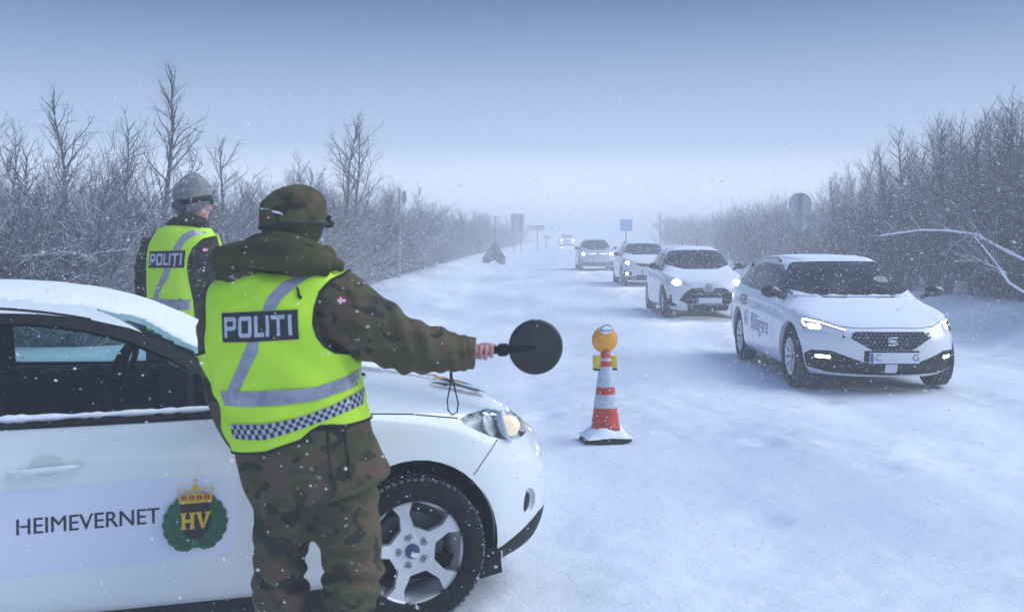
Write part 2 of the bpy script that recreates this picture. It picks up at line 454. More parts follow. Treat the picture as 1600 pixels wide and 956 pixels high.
def make_tree(h, lean=(0, 0), base=.22, spread=.42, dens=5.5, stems=1, name='birch_tree'):
    """bare birch: trunk mesh and crown mesh"""
    tr = Acc(); cr_ = Acc()
    for s_ in range(stems):
        d0 = Vector((lean[0]+(rnd.gauss(0, .13) if stems > 1 else 0), lean[1]+(rnd.gauss(0, .13) if stems > 1 else 0), 1)).normalized()
        hh_ = h*(1 if s_ == 0 else rnd.uniform(.7, .98))
        pts, _ = bent(Vector((rnd.gauss(0, .06)*(stems > 1), rnd.gauss(0, .06)*(stems > 1), -.3)), d0, hh_, 10, .06, .06)
        r0 = .012*h+.012; rad = [r0*(1-i/10)**.8+.005 for i in range(11)]; tr.tube(pts, rad, 8)
        nb = int(hh_*4.6)
        for k in range(nb):
            t_ = base+(1-base)*(k+rnd.random())/nb; i = min(9, int(t_*10)); p = pts[i].lerp(pts[i+1], t_*10-i); d = (pts[i+1]-pts[i]).normalized()
            nd = side_dir(d, R(rnd.uniform(40, 82)*(1-.40*t_)))
            l2 = hh_*spread*(1.15-t_)*rnd.uniform(.6, 1.15)+.18
            q, _ = bent(p, nd, l2, 6, .13, .045); r1 = rad[i]*.40
            cr_.tube(q, [r1*(1-j/6)**.8+.003 for j in range(7)], 5)
            grow(cr_, q, r1, l2, 1, dens, .20)
        grow(cr_, pts[6:], rad[7], hh_*.35, 1, dens, .2)
    return tr, cr_
def mesh_of(acc, name, m):
    me = bpy.data.meshes.new(name); me.from_pydata(acc.v, [], acc.f); me.update(); me.materials.append(m)
    me.polygons.foreach_set('use_smooth', [True]*len(me.polygons)); return me
TREES = []
for k, (h, sp, st) in enumerate(((5.6, .36, 1), (4.8, .46, 1), (4.2, .5, 2), (5.0, .40, 2), (3.7, .52, 1), (4.4, .42, 3))):
    a, c_ = make_tree(h, (rnd.gauss(0, .05), rnd.gauss(0, .05)), .2, sp, 7.2, st)
    TREES.append((mesh_of(a, 'trunk', bark), mesh_of(c_, 'crown', twig_dark), h))
SHRUBS = []
for k in range(4):
    st_ = Acc(); tw = Acc(); h = (2.6, 2.1, 1.5, 3.0)[k]
    for s_ in range(13):
        az = rnd.uniform(0, 2*PI); le = rnd.uniform(.1, .75); l2 = h*rnd.uniform(.6, 1.1)
        q, _ = bent(Vector((rnd.gauss(0, .18), rnd.gauss(0, .18), -.25)), Vector((math.cos(az)*le, math.sin(az)*le, 1)), l2, 7, .13, .02 if s_ % 3 else -.08)
        st_.tube(q, [.014*(1-j/7)+.003 for j in range(8)], 5); grow(tw, q, .012, l2, 1, 8.0, .24)
    SHRUBS.append((mesh_of(st_, 'stem', bark), mesh_of(tw, 'twig', twig), h))
TOPZ = {}
def top_of(parts):
    k = id(parts[0])
    if k not in TOPZ: TOPZ[k] = max(max(v.co.z for v in me.vertices) for me in parts[:2])
    return TOPZ[k]
SKYLINE_L = [(-200, 150), (0, 185), (60, 215), (110, 222), (330, 250), (400, 266), (500, 244), (560, 264), (610, 292), (700, 314), (760, 332), (840, 352)]
SKYLINE_R = [(960, 352), (1000, 344), (1100, 352), (1230, 356), (1275, 318), (1310, 275), (1360, 256), (1400, 232), (1470, 200), (1560, 176), (1640, 165), (1900, 150)]
def skyline(tab, x, Y):
    px = 800+x/Y*FPX; return EYE+(HOR-float(np.interp(px, [a for a, _ in tab], [b_ for _, b_ in tab])))/FPX*Y
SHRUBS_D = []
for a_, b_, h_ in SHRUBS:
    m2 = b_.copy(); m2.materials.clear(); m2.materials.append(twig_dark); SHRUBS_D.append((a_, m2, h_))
def place(src, nm, parts, x, y, s_, rz, label, cat, group=None, tilt=(0, 0)):
    e_ = empty(nm, (x, y, ground(x, y)-.03), rz, label, cat, group); e_.scale = (s_, s_, s_); e_.rotation_euler = (tilt[0], tilt[1], rz)
    for pn, me in zip(parts, src):
        o = bpy.data.objects.new(pn, me); COL.objects.link(o); o.parent = e_
    return e_
def XW(px, Y): return (px-800)/FPX*Y
# single trees one can pick out in the photograph: (px of trunk, distance, model, scale, label)
for px, Y, k, s_, rz, lb in (
    (252, 21, 0, 84, 1.0, 'tallest bare birch, open crown, rising above the thicket behind the soldiers'),
    (135, 20, 3, 132, .4, 'many-stemmed bare birch beside the tallest birch, crown of upright twigs'),
    (190, 22, 1, 160, 2.4, 'thin crooked birch standing between the tallest birch and the many-stemmed one'),
    (8, 19, 5, 128, 1.4, 'birch cut by the photo edge above the near white car roof'),
    (520, 30, 3, 168, 3.0, 'twin-stemmed birch standing out over the thicket beyond the capped soldier'),
    (548, 30.5, 1, 172, .2, 'birch with long arms reaching toward the road beyond the capped soldier'),
    (345, 27, 4, 210, 2.2, 'low round birch just behind the beanie wearing soldier'),
    (430, 28, 2, 222, 5.0, 'broad dark birch above the cap of the nearer soldier'),
    (660, 44, 1, 282, 3.2, 'frosted birch beyond the tall road sign post, top in the mist'),
    (1405, 28, 0, 188, 1.7, 'narrow birch at the end of the dark thicket behind the estate car'),
    (1480, 23, 3, 182, .7, 'fan shaped birch rising above the thicket right of the estate car'),
    (1560, 21, 5, 160, 2.9, 'dark dense birch above the snow laden leaning branch'),
    (1595, 20, 1, 156, 4.4, 'birch cut by the photo edge above the leaning snowy trunk'),
    (1140, 60, 0, 332, 2.0, 'faint birch in the mist above the roof of the second white car'),
    (1030, 80, 4, 330, 2.0, 'pale round birch almost lost in mist above the third car'),
    ):
    x = XW(px, Y); s_ = (EYE+(HOR-s_)/FPX*Y-ground(x, Y)+.03)/top_of(TREES[k]); place(TREES[k], 'birch_tree', ('trunk', 'crown'), x, Y, s_, rz, lb, 'tree')
rs = random.Random(5)
def too_close(x, y):
    return False
# left wood
for i in range(150):
    Y = 14+ (i/150)**1.4*110; l = rs.uniform(1.6, 8+Y*.2) if i % 3 else rs.uniform(1.0, 3.5)
    x = -3.05+curve_x(Y)-l-(1.2 if Y < 25 else 0)
    if x/Y < -.60: x = -.58*Y*rs.uniform(.7, 1)
    if x > -5.0 and Y < 24: x -= 2
    tm = TREES[rs.randrange(6)]; place(tm, 'birch_tree', ('trunk', 'crown'), x, Y, min(6.0, skyline(SKYLINE_L, x, Y)*rs.uniform(.68, 1.0))/top_of(tm), rs.uniform(0, 6.28), 'bare frosted birch in the wood beyond the soldiers', 'tree', 'birches in the wood beyond the soldiers')
for i in range(230):
    Y = 12.5+(i/230)**1.45*115; l = rs.uniform(1.1, 3.4) if i % 2 else rs.uniform(1, 7+Y*.2)
    x = -3.05+curve_x(Y)-l-(1.6 if Y < 22 else 0)
    if x/Y < -.56: x = -.54*Y*rs.uniform(.75, 1)
    if x > -4.4 and Y < 20: x -= 1.4
    place(SHRUBS[rs.randrange(4)], 'willow_shrub', ('stem', 'twig'), x, Y, rs.uniform(.75, 1.2), rs.uniform(0, 6.28), 'leafless snowy willow shrub in the thicket beyond the soldiers', 'shrub', 'shrubs in the thicket beyond the soldiers')
# right wood
for i in range(90):
    Y = 18+(i/90)**1.3*110; l = rs.uniform(2.0, 7+Y*.1)+ (0 if Y < 50 else 3.5)
    x = 7.4+curve_x(Y)+l
    if x/Y > .62: x = .6*Y
    tm = TREES[rs.randrange(6)]; place(tm, 'birch_tree', ('trunk', 'crown'), x, Y, min(6.0, skyline(SKYLINE_R, x, Y)*rs.uniform(.70, 1.02))/top_of(tm), rs.uniform(0, 6.28), 'bare frosted birch in the wood beyond the queue of cars', 'tree', 'birches in the wood beyond the cars')
for i in range(150):
    Y = 17+(i/150)**1.4*95; l = rs.uniform(1.2, 4) if i % 2 else rs.uniform(2, 7+Y*.08)
    l += 0 if Y < 50 else 3
    x = 7.4+curve_x(Y)+l
    if x/Y > .58: x = .56*Y
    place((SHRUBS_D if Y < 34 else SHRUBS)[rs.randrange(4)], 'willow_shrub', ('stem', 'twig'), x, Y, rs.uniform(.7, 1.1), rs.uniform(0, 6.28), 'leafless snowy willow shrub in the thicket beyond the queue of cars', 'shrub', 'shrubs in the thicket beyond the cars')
for i in range(34):
    Y = rs.uniform(18.5, 30); px = rs.uniform(1300+(30-Y)*12, 1680); x = XW(px, Y)
    if x < 9.2: continue
    tm = TREES[rs.randrange(6)]; place(tm, 'birch_tree', ('trunk', 'crown'), x, Y, min(6.0, skyline(SKYLINE_R, x, Y)*rs.uniform(.75, 1.0))/top_of(tm), rs.uniform(0, 6.28), 'bare frosted birch in the wood beyond the queue of cars', 'tree', 'birches in the wood beyond the cars')
# leaning trunk loaded with snow
Y = 17.0
def AT(px, py, Y): return Vector((XW(px, Y), Y, EYE-(py-HOR)/FPX*Y))
lt = empty('leaning_birch', AT(1640, 500, Y), 0, 'leaning birch trunk loaded with thick snow, in front of the dark thicket', 'tree')
def loc(pts): return [Vector(p)-lt.location for p in pts]
A = Acc(); B = Acc(); Sn = Acc()
main = loc([AT(1640, 430, 17), AT(1600, 408, 17), AT(1560, 388, 17.3), AT(1525, 368, 17.6), AT(1480, 362, 18), AT(1440, 361, 18.3), AT(1400, 366, 18.6), AT(1372, 370, 18.8)])
main = [Vector((main[0].x+.25, 0, -.4))] + main
br2 = loc([AT(1605, 462, 16.8), AT(1578, 445, 16.8), AT(1560, 418, 17), AT(1535, 385, 17.4), AT(1520, 368, 17.6)])
br2 = [Vector((br2[0].x+.05, 0, -.5))] + br2
br3 = loc([AT(1572, 428, 17), AT(1545, 415, 17), AT(1520, 403, 17.1)])
for q, r0 in ((main, .034), (br2, .028), (br3, .018)):
    nq = len(q); A.tube(q, [r0*(1-.7*i/(nq-1)) for i in range(nq)], 8)
    grow(B, q[2:] if nq > 4 else q, r0*.7, 1.6, 1, 7, .26)
    # snow lying along the upper side
    fine = []; 
    for a, b_ in zip(q[1:], q[2:]):
        for j in range(6): fine.append(a.lerp(b_, j/6))
    if nq < 4: fine = [q[0].lerp(q[-1], j/14) for j in range(15)]
    rr_ = [r0*(.98-.50*i/len(fine))*(1+.35*noise.noise(Vector((i*.6, nq, 0)))) for i in range(len(fine))]
    Sn.tube([p+Vector((0, 0, r0*(.75-.4*i/len(fine)))) for i, p in enumerate(fine)], rr_, 8)
for acc_, nm_, mm_ in ((A, 'trunk', bark), (B, 'crown', twig), (Sn, 'snow_load', snowload)):
    o = bpy.data.objects.new(nm_, mesh_of(acc_, nm_, mm_)); COL.objects.link(o); o.parent = lt

print('TRIS', sum(len(m.polygons) for m in bpy.data.meshes)*2)

for k_, (x_, y_, s_, rz_) in enumerate(((-6.9, 16.5, .62, .5), (-8.6, 17.5, .75, 2.5), (-5.6, 18.5, .6, 3.3), (-4.9, 21.0, .7, .2), (-7.4, 20.0, .8, 1.1), (12.5, 23.0, .7, .9), (10.8, 25.0, .65, 2.6))):
    c2 = copy_tree(lt); c2.location = (x_, y_, ground(x_, y_)+.35*s_); c2.scale = (s_, s_, s_); c2.rotation_euler = (0, 0, rz_)
    c2['label'] = 'snow laden leaning birch stem inside the wood beyond the ' + ('soldiers' if x_ < 0 else 'cars'); c2['group'] = 'leaning snow laden stems in the wood beyond the ' + ('soldiers' if x_ < 0 else 'cars')
# ------------------------------------------------------------------ cars
paint = mat('white_car_paint', (.78, .80, .81), .28, coat=.8, noise_scale=1.3, base2=(.72, .745, .765), snow=.42)
paint_near = mat('white_car_paint_near', (.76, .80, .80), .22, coat=1.0, noise_scale=1.6, base2=(.735, .775, .78))
roofsnow = mat('car_roof_snow', (.84, .88, .93), .9, bump=.5, bump_scale=60)
blackp = mat('black_plastic', (.006, .007, .008), .65, spec=.25, noise_scale=30, base2=(.016, .018, .021))
blackg = mat('black_gloss', (.008, .009, .011), .12, coat=.6)
darkin = mat('dark_interior', (.009, .011, .014), .9, spec=.15)
seatm = mat('seat_fabric', (.016, .018, .022), .95, spec=.1)
seam = mat('panel_seam', (.05, .055, .06), .8)
chrome = mat('chrome', (.75, .77, .80), .12, metal=1)
silver = mat('alloy_rim', (.70, .72, .74), .38, metal=.15, coat=.3, noise_scale=5, base2=(.55, .57, .60))
rubber = mat('tyre_rubber', (.011, .011, .012), .9, spec=.2, noise_scale=22, base2=(.020, .021, .024), bump=.3)
treadm = mat('snowy_tyre_tread', (.02, .02, .022), .9, noise_scale=38, base2=(.20, .22, .25))
underb = mat('car_underbody', (.012, .012, .014), .9)
lamp_on = mat('headlight_beam_lit', (1, 1, 1), .3, emit=(1.0, .93, .78), es=42)
lamp_drl = mat('running_light_lit', (1, 1, 1), .3, emit=(1.0, .96, .86), es=3.2)
lamp_fog = mat('fog_lamp_lit', (1, 1, 1), .3, emit=(1.0, .92, .74), es=11)
lamp_warm = mat('headlight_bulb_warm', (.75, .66, .52), .2, coat=.6, emit=(1.0, .74, .45), es=.38, noise_scale=30, base2=(.5, .42, .32))
refl = mat('lamp_reflector', (.74, .77, .80), .35, metal=.05, coat=.4)
plate_w = mat('number_plate_white', (.72, .75, .80), .5, noise_scale=40, base2=(.62, .66, .72))
plate_b = mat('number_plate_blue', (.04, .10, .35), .5)
inkm = mat('ink_black', (.02, .022, .028), .6)
win_near = glass_mat('side_glass_clear', (.62, .80, .80), .8)
win_far = glass_mat('windscreen_snow_flecked', (.34, .42, .44), .8, frost=.10)
lens_m = glass_mat('lamp_lens', (.9, .95, .97), .9)

# half cage in local metres: x forward from the front axle, y to the side, z up. 11 stations x 6 rows on top, belt of 6 levels below
TOP = { # station: list of rows r1..r5 (x, y, z); r0 comes from the belt top
 1: [(.46, .76, .885), (.50, .62, .885), (.56, .42, .875), (.60, .22, .88), (.61, 0, .882)],
 2: [(.02, .79, .935), (.06, .69, .955), (.10, .50, .965), (.12, .28, .975), (.13, 0, .98)],
 3: [(-.50, .81, .958), (-.50, .755, .985), (-.48, .680, 1.02), (-.38, .36, 1.02), (-.34, 0, 1.025)],
 4: [(-.78, .81, .952), (-.80, .755, 1.03), (-.82, .652, 1.165), (-.70, .34, 1.165), (-.66, 0, 1.155)],
 5: [(-1.12, .82, .962), (-1.12, .73, 1.13), (-1.14, .620, 1.325), (-1.02, .34, 1.345), (-.98, 0, 1.335)],
 6: [(-1.50, .825, .970), (-1.50, .705, 1.19), (-1.48, .592, 1.425), (-1.36, .33, 1.447), (-1.33, 0, 1.445)],
 7: [(-2.00, .83, .980), (-2.00, .70, 1.20), (-1.98, .588, 1.445), (-1.95, .33, 1.475), (-1.95, 0, 1.478)],
 8: [(-2.60, .825, .99), (-2.60, .69, 1.19), (-2.62, .565, 1.42), (-2.66, .30, 1.452), (-2.68, 0, 1.458)],
 9: [(-3.10, .78, 1.0), (-3.10, .66, 1.13), (-3.10, .54, 1.25), (-3.12, .28, 1.29), (-3.14, 0, 1.30)],
}
BELT = [ # half plan outline at greatest girth: (x, y, top z, top inset, front weight)
 (.90, 0, .76, .13, 1), (.893, .2, .76, .13, 1), (.865, .4, .765, .13, 1), (.775, .58, .78, .13, 1), (.65, .715, .81, .13, .95), (.485, .82, .845, .10, .7),
 (.30, .88, .865, .06, .3), (.0, .905, .90, .05, 0), (-.45, .91, .935, .04, 0), (-.78, .91, .938, .035, 0), (-1.12, .912, .948, .035, 0), (-1.5, .913, .955, .035, 0),
 (-2.0, .913, .965, .035, 0), (-2.55, .91, .975, .04, 0), (-3.0, .87, .98, .045, 0), (-3.28, .78, .98, .06, .5), (-3.40, .62, .97, .08, 1), (-3.44, .42, .96, .08, 1), (-3.455, .22, .955, .08, 1), (-3.46, 0, .955, .08, 1)]
# belt station 5+k sits below top station k (k = 0 .. 10); belt 15 .. 19 run round the tail
FRONT_P = [(.185, .18), (.235, .08), (.40, .035), (.54, .03), (.64, .05)]
SIDE_P = [(.19, .09), (.24, .02), (.42, .0), (.62, .0), (.80, .006)]
def interp(tab, x):
    xs = [a for a, _ in tab]; ys = [b_ for _, b_ in tab]
    if xs[0] > xs[-1]: xs = xs[::-1]; ys = ys[::-1]
    if x <= xs[0]: return ys[0]+(x-xs[0])
    if x >= xs[-1]: return ys[-1]+(x-xs[-1])
    return float(np.interp(x, xs, ys))
def cage(xm=None, zm=None, ysc=1.0, roof_y=1.0, level=3):
    xm = xm or [(-9, -9), (9, 9)]; zm = zm or [(-9, -9), (9, 9)]
    def T(x, y, z):
        k = 1 if z < 1.0 else 1+(roof_y-1)*min(1, (z-1.0)/.4)
        return Vector((interp(xm, x), y*ysc*k, interp(zm, z)))
    n = len(BELT); P_ = [(b_[0], b_[1]) for b_ in BELT]; belt = []
    for i, (x, y, zt, ti, fw) in enumerate(BELT):
        a = P_[max(0, i-1)]; c_ = P_[min(n-1, i+1)]
        if i == 0: nx_, ny_ = 1, 0
        elif i == n-1: nx_, ny_ = -1, 0
        else:
            dx, dy = c_[0]-a[0], c_[1]-a[1]; L_ = math.hypot(dx, dy); nx_, ny_ = dy/L_, -dx/L_
            if nx_*x+ny_*y < 0 and y > .5 and ny_ < 0: nx_, ny_ = -nx_, -ny_
        col = []
        for j in range(5):
            zf, inf = FRONT_P[j]; zs, ins = SIDE_P[j]; z = zf*fw+zs*(1-fw); d = inf*fw+ins*(1-fw)
            if j >= 2: z = .24+(z-.24)*(zt-.24)/((.76 if fw > .9 else .76*fw+.93*(1-fw))-.24)
            col.append(T(x-nx_*d, max(0, y-ny_*d), z))
        col.append(T(x-nx_*ti, max(0, y-ny_*ti), zt)); belt.append(col)
    bm = bmesh.new(); V = {}
    def vert(p, sgn):
        if abs(p.y) < 1e-6: key = (round(p.x, 5), 0, round(p.z, 5)); q = Vector((p.x, 0, p.z))
        else: key = (round(p.x, 5), round(sgn*p.y, 5), round(p.z, 5)); q = Vector((p.x, sgn*p.y, p.z))
        if key not in V: V[key] = bm.verts.new(q)
        return V[key]
    top = {}
    for k in range(1, 10): top[k] = [belt[5+k][5]] + [T(*p) for p in TOP[k]]
    top[0] = [belt[5-j][5] for j in range(6)]; 
    # tail: rows r0..r5 at station 10 sit on belt 14..19
    top[10] = [belt[14+j][5] for j in range(6)]
    top[9] = [belt[14][5]]+[T(*p) for p in TOP[9]]
    for sgn in (1, -1):
        def face(ps):
            vs_ = [vert(p, sgn) for p in ps]; vs_ = [v for i, v in enumerate(vs_) if v not in vs_[:i]]
            if len(vs_) < 3: return
            if sgn < 0: vs_ = vs_[::-1]
            try: bm.faces.new(vs_)
            except ValueError: pass
        for i in range(n-1):
            for j in range(5): face([belt[i][j], belt[i+1][j], belt[i+1][j+1], belt[i][j+1]])
        for k in range(0, 10):
            for j in range(5):
                face([top[k][j], top[k+1][j], top[k+1][j+1], top[k][j+1]])
    bmesh.ops.recalc_face_normals(bm, faces=bm.faces)
    r = bake(bm, [('SUBSURF', dict(levels=level, render_levels=level))])
    r.faces.layers.int.new('tag'); r.normal_update()
    c_ = max(r.faces, key=lambda f: f.calc_center_median().z)
    if c_.normal.z < 0: bmesh.ops.reverse_faces(r, faces=r.faces); r.normal_update()
    return r
def arch_poly(cx, cz, r): return [(cx+r*math.cos(R(a)), cz+r*math.sin(R(a))) for a in range(0, 181, 9)] + [(cx-r*.99, .02), (cx+r*.99, .02)]
UX, UY, UZ = (1, 0, 0), (0, 1, 0), (0, 0, 1)
def mir(p): return [(-y, z) for y, z in p]
SIDE = lambda s_: (lambda c_, n_: n_.y*s_ > .12 and c_.y*s_ > .3)

def wheel_part(car, xc, side, Rw, rim_r, wid, holes, yc, detail=1, rimc=None, steer=0, cap='dark', nuts=5):
    """wheel > tyre, tread, rim ... ; local z of the wheel points outwards"""
    sgn = side
    B_ = Matrix.Rotation(R(-90)*sgn, 4, 'X') # z axis -> +y for side=+1
    W_ = empty('wheel', (xc, yc*sgn, Rw)); W_.parent = car
    W_.rotation_euler = (Matrix.Rotation(steer, 4, 'Z') @ B_).to_euler()
    n = 72 if detail else 32; h = wid/2
    bm = bmesh.new()
    lathe(bm, [(rim_r*.97, h*.72), (rim_r*1.0, h*.9), (rim_r*1.10, h*.98), (rim_r*1.22, h*1.0), (Rw*.93, h*.93), (Rw*.975, h*.80), (Rw*.985, h*.6), (Rw*.988, 0), (Rw*.985, -h*.6), (Rw*.975, -h*.8), (Rw*.93, -h*.95), (rim_r, -h*.9)], n)
    ty = obm('tyre', bm, rubber, W_, sharp=50)
    bm = bmesh.new(); nb = 64 if detail else 36
    for k in range(nb):
        a = 2*PI*k/nb
        for zz, wz, off in ((h*.78, h*.30, 0), (h*.30, h*.34, .5), (-h*.2, h*.34, 0), (-h*.72, h*.36, .5)):
            aa = a+off*2*PI/nb; r_ = Rw*(.968 if abs(zz) > h*.6 else .985)
            box(bm, (r_*math.cos(aa), r_*math.sin(aa), zz), (Rw*.03, Rw*2*PI/nb*.62, wz), Matrix.Rotation(aa, 3, 'Z') @ Matrix.Rotation(.25*(1 if zz > 0 else -1), 3, 'X'))
    tr = obm('tread', bm, treadm, W_, smooth=False); tr['kind'] = 'stuff'
    # rim face: a dished disc with spoke openings cut through
    bm = bmesh.new(); prof = [(rim_r, h*.80), (rim_r*.965, h*.86), (rim_r*.93, h*.80), (rim_r*.80, h*.78), (rim_r*.62, h*.72), (rim_r*.45, h*.64), (rim_r*.30, h*.58), (rim_r*.2, h*.57), (rim_r*.0, h*.57)]
    lathe(bm, prof, 120 if detail else 60); bm.faces.layers.int.new('tag'); bm.normal_update()
    if sum(f.normal.z for f in bm.faces) < 0: bmesh.ops.reverse_faces(bm, faces=bm.faces); bm.normal_update()
    for k, p in enumerate(holes): cut(bm, p, UX, UY, 5, lambda c_, n_: True)
    hw = extract(bm, 5, 0, .035, 0, 0, dirn=(0, 0, 1))
    # keep only the opening walls
    bmesh.ops.delete(hw, geom=[f for f in hw.faces if abs(f.normal.z) > .3], context='FACES')
    me = bpy.data.meshes.new('x'); hw.to_mesh(me); hw.free(); bm.from_mesh(me); bpy.data.meshes.remove(me)
    lathe(bm, [(rim_r, h*.8), (rim_r*.96, h*.4), (rim_r*.88, 0), (rim_r*.88, -h*.8), (rim_r, -h*.9)], 60, mi=0)
    obm('rim', bm, rimc or silver, W_, sharp=32)
    bm = bmesh.new(); lathe(bm, [(0, -h*.05), (rim_r*.70, -h*.05), (rim_r*.70, -h*.2), (0, -h*.2)], 40); lathe(bm, [(rim_r*.2, h*.5), (rim_r*.24, -h*.2)], 24)
    lathe(bm, [(0, -h*.7), (rim_r*.9, -h*.7)], 32)
    obm('brake_disc', bm, mat('brake_disc', (.10, .10, .105), .5, metal=.6), W_, sharp=40)
    bm = bmesh.new(); lathe(bm, [(rim_r*.145, h*.50), (rim_r*.14, h*.63), (rim_r*.12, h*.655), (0, h*.66)], 32)
    obm('centre_cap', bm, mat('hub_blue', (.02, .05, .16), .25, coat=.6) if cap == 'blue' else blackg, W_, sharp=40)
    if nuts and detail:
        for k in range(nuts):
            a = 2*PI*k/nuts+R(36); bm = bmesh.new(); c_ = (rim_r*.29*math.cos(a), rim_r*.29*math.sin(a))
            lathe(bm, [(rim_r*.062, h*.50), (rim_r*.062, h*.60), (rim_r*.075, h*.60), (rim_r*.078, h*.585)], 16, Matrix.Translation((*c_, 0)))
            lathe(bm, [(0, h*.60), (rim_r*.045, h*.60), (rim_r*.05, h*.52)], 6, Matrix.Translation((*c_, 0)))
            obm('wheel_nut', bm, mat('nut_steel', (.16, .17, .18), .45, metal=.7), W_, sharp=30)
    return W_
def spoke_holes(rim, n, r0, r1, half0, half1, off=0):
    out = []
    for k in range(n):
        a = off+2*PI*k/n; p = []
        for r_, h_ in ((r0, -half0), (r0*1.02, 0), (r0, half0), (r0*.55+r1*.45, half0*.4+half1*.75), (r1*.97, half1), (r1, half1*.8), (r1, 0), (r1, -half1*.8), (r1*.97, -half1), (r0*.55+r1*.45, -half0*.4-half1*.75)):
            rr_ = math.hypot(r_*rim, h_*rim); aa = math.atan2(h_, r_)+a; p.append((rr_*math.cos(aa), rr_*math.sin(aa)))
        # make convex
        out.append(hull(p))
    return out
def hull(p):
    p = sorted(set((round(a, 6), round(b_, 6)) for a, b_ in p))
    def half(q):
        h_ = []
        for c_ in q:
            while len(h_) > 1 and (h_[-1][0]-h_[-2][0])*(c_[1]-h_[-2][1])-(h_[-1][1]-h_[-2][1])*(c_[0]-h_[-2][0]) <= 0: h_.pop()
            h_.append(c_)
        return h_[:-1]
    return half(p)+half(p[::-1])

FORE = [(-9, -9), (-2.5, -2.5), (-2.0, -1.85), (-1.5, -1.20), (-.5, -.42), (0, 0), (9, 9)]   # more upright screens than the near hatchback
def build_car(name, loc_, rz, label, sp):
    car = empty(name, loc_, rz, label, 'car', sp.get('group'))
    bm = cage(sp.get('xm'), sp.get('zm'), sp.get('ysc', 1), sp.get('roof_y', 1), sp.get('level', 3))
    full = BVHTree.FromBMesh(bm); wb = sp['wb']; Rw = sp['Rw']; Ra = sp.get('Ra', Rw+.055); cz = sp.get('arch_z', Rw+.02)
    pm = sp.get('paint', paint)
    for s_ in (1, -1):
        for xc in (0, -wb): cut(bm, arch_poly(xc, cz, Ra), UX, UZ, 99, lambda c_, n_, s_=s_: c_.y*s_ > .45)
    arch = extract(bm, 99, 0, .05, 0, 1)
    bmesh.ops.delete(arch, geom=[f for f in arch.faces if f.material_index == 0], context='FACES')
    # inner shell of the cabin and engine bay before the openings are cut
    shell = bm.copy()
    tg = 1; todo = []
    for ft in sp['features']:
        nm, proj, poly, mt, o_ = ft[:5]; tg += 1
        if proj == 'side' and sp.get('fore'): poly = [(interp(FORE, x_) if z_ > .9 else x_, z_) for x_, z_ in poly]
        sides = (1, -1) if o_.get('mirror', 1) else (o_.get('side', 1),)
        for s_ in sides:
            if proj == 'side': cut(bm, poly, UX, UZ, tg if s_ > 0 else tg+200, lambda c_, n_, s_=s_: n_.y*s_ > sp.get('side_ny', .34) and c_.y*s_ > .2)
            elif proj == 'front':
                p = poly if s_ > 0 else mir(poly); xlo = o_.get('xlo', .2)
                cut(bm, p, UY, UZ, tg if s_ > 0 else tg+200, lambda c_, n_: c_.x > xlo and (n_.x > .1 or n_.z > .0) and c_.x < o_.get('xhi', 9) and n_.z < o_.get('nz', 2) and c_.z > o_.get('zlo', -9))
            elif proj == 'screen':
                p = poly if s_ > 0 else mir(poly)
                cut(bm, p, UY, UZ, tg if s_ > 0 else tg+200, lambda c_, n_: n_.x > .12 and c_.x < sp.get('cowl', -.2)+.2 and c_.x > sp.get('cowl', -.2)-1.6)
            elif proj == 'rear': cut(bm, poly if s_ > 0 else mir(poly), UY, UZ, tg if s_ > 0 else tg+200, lambda c_, n_: n_.x < -.12 and c_.x < -wb*.6)
            elif proj == 'top': cut(bm, poly if s_ > 0 else [(x, -y) for x, y in poly], UX, UY, tg if s_ > 0 else tg+200, lambda c_, n_: n_.z > .3)
            todo.append((tg if s_ > 0 else tg+200, nm, mt, o_, s_))
    bm.normal_update()
    lay = bm.faces.layers.int['tag']
    parts = {}
    seam_faces = []
    for tg_, nm, mt, o_, s_ in todo:
        fs = [f for f in bm.faces if f[lay] == tg_]
        if not fs: continue
        if nm == 'seam':
            b2 = extract(bm, tg_, .006, .006, 0, 0); seam_faces.append(b2); continue
        b2 = extract(bm, tg_, o_.get('depth', .004), o_.get('wall', .012), 0, 1)
        if 'slats' in o_: pass
        ob = obm(nm, b2, [mt, o_.get('wallm', blackp)], car, sharp=30)
        if o_.get('label'): ob['label'] = o_['label']
        parts.setdefault(nm, []).append(ob)
    body = bm
    # lining: copy of the remaining shell, moved in
    lin = bm.copy(); lin.normal_update()
    for v in lin.verts: v.co = v.co - v.normal*.022
    bmesh.ops.reverse_faces(lin, faces=lin.faces)
    for sb in seam_faces:
        for f in sb.faces: f.material_index = 1
        me = bpy.data.meshes.new('x'); sb.to_mesh(me); sb.free(); body.from_mesh(me); bpy.data.meshes.remove(me)
    for f in arch.faces: f.material_index = 2
    me = bpy.data.meshes.new('x'); arch.to_mesh(me); arch.free(); body.from_mesh(me); bpy.data.meshes.remove(me)
    obm('body', body, [pm, seam, sp.get('archm', pm)], car, sharp=40)
    obm('interior_lining', lin, darkin, car, smooth=True)
    # underbody with wheel wells
    hw = .90*sp.get('ysc', 1); fo = interp(sp['xm'], .9) if sp.get('xm') else .9; ro = interp(sp['xm'], -3.46) if sp.get('xm') else -3.46
    u = bmesh.new(); box(u, ((fo+ro)/2-.15, 0, .255), (fo-ro-.95, hw*2-.22, .05))
    for xc in (0, -wb):
        for s_ in (1, -1):
            arc = [(xc+(Ra+.005)*math.cos(R(a)), cz+(Ra+.005)*math.sin(R(a))) for a in range(-12, 193, 10)]
            for (x0, z0), (x1, z1) in zip(arc, arc[1:]):
                vs_ = [u.verts.new(q) for q in ((x0, s_*(hw-.045), z0), (x1, s_*(hw-.045), z1), (x1, s_*(hw-.36), z1), (x0, s_*(hw-.36), z0))]; u.faces.new(vs_)
            c_ = [u.verts.new((x0, s_*(hw-.36), z0)) for x0, z0 in arc]; u.faces.new(c_)
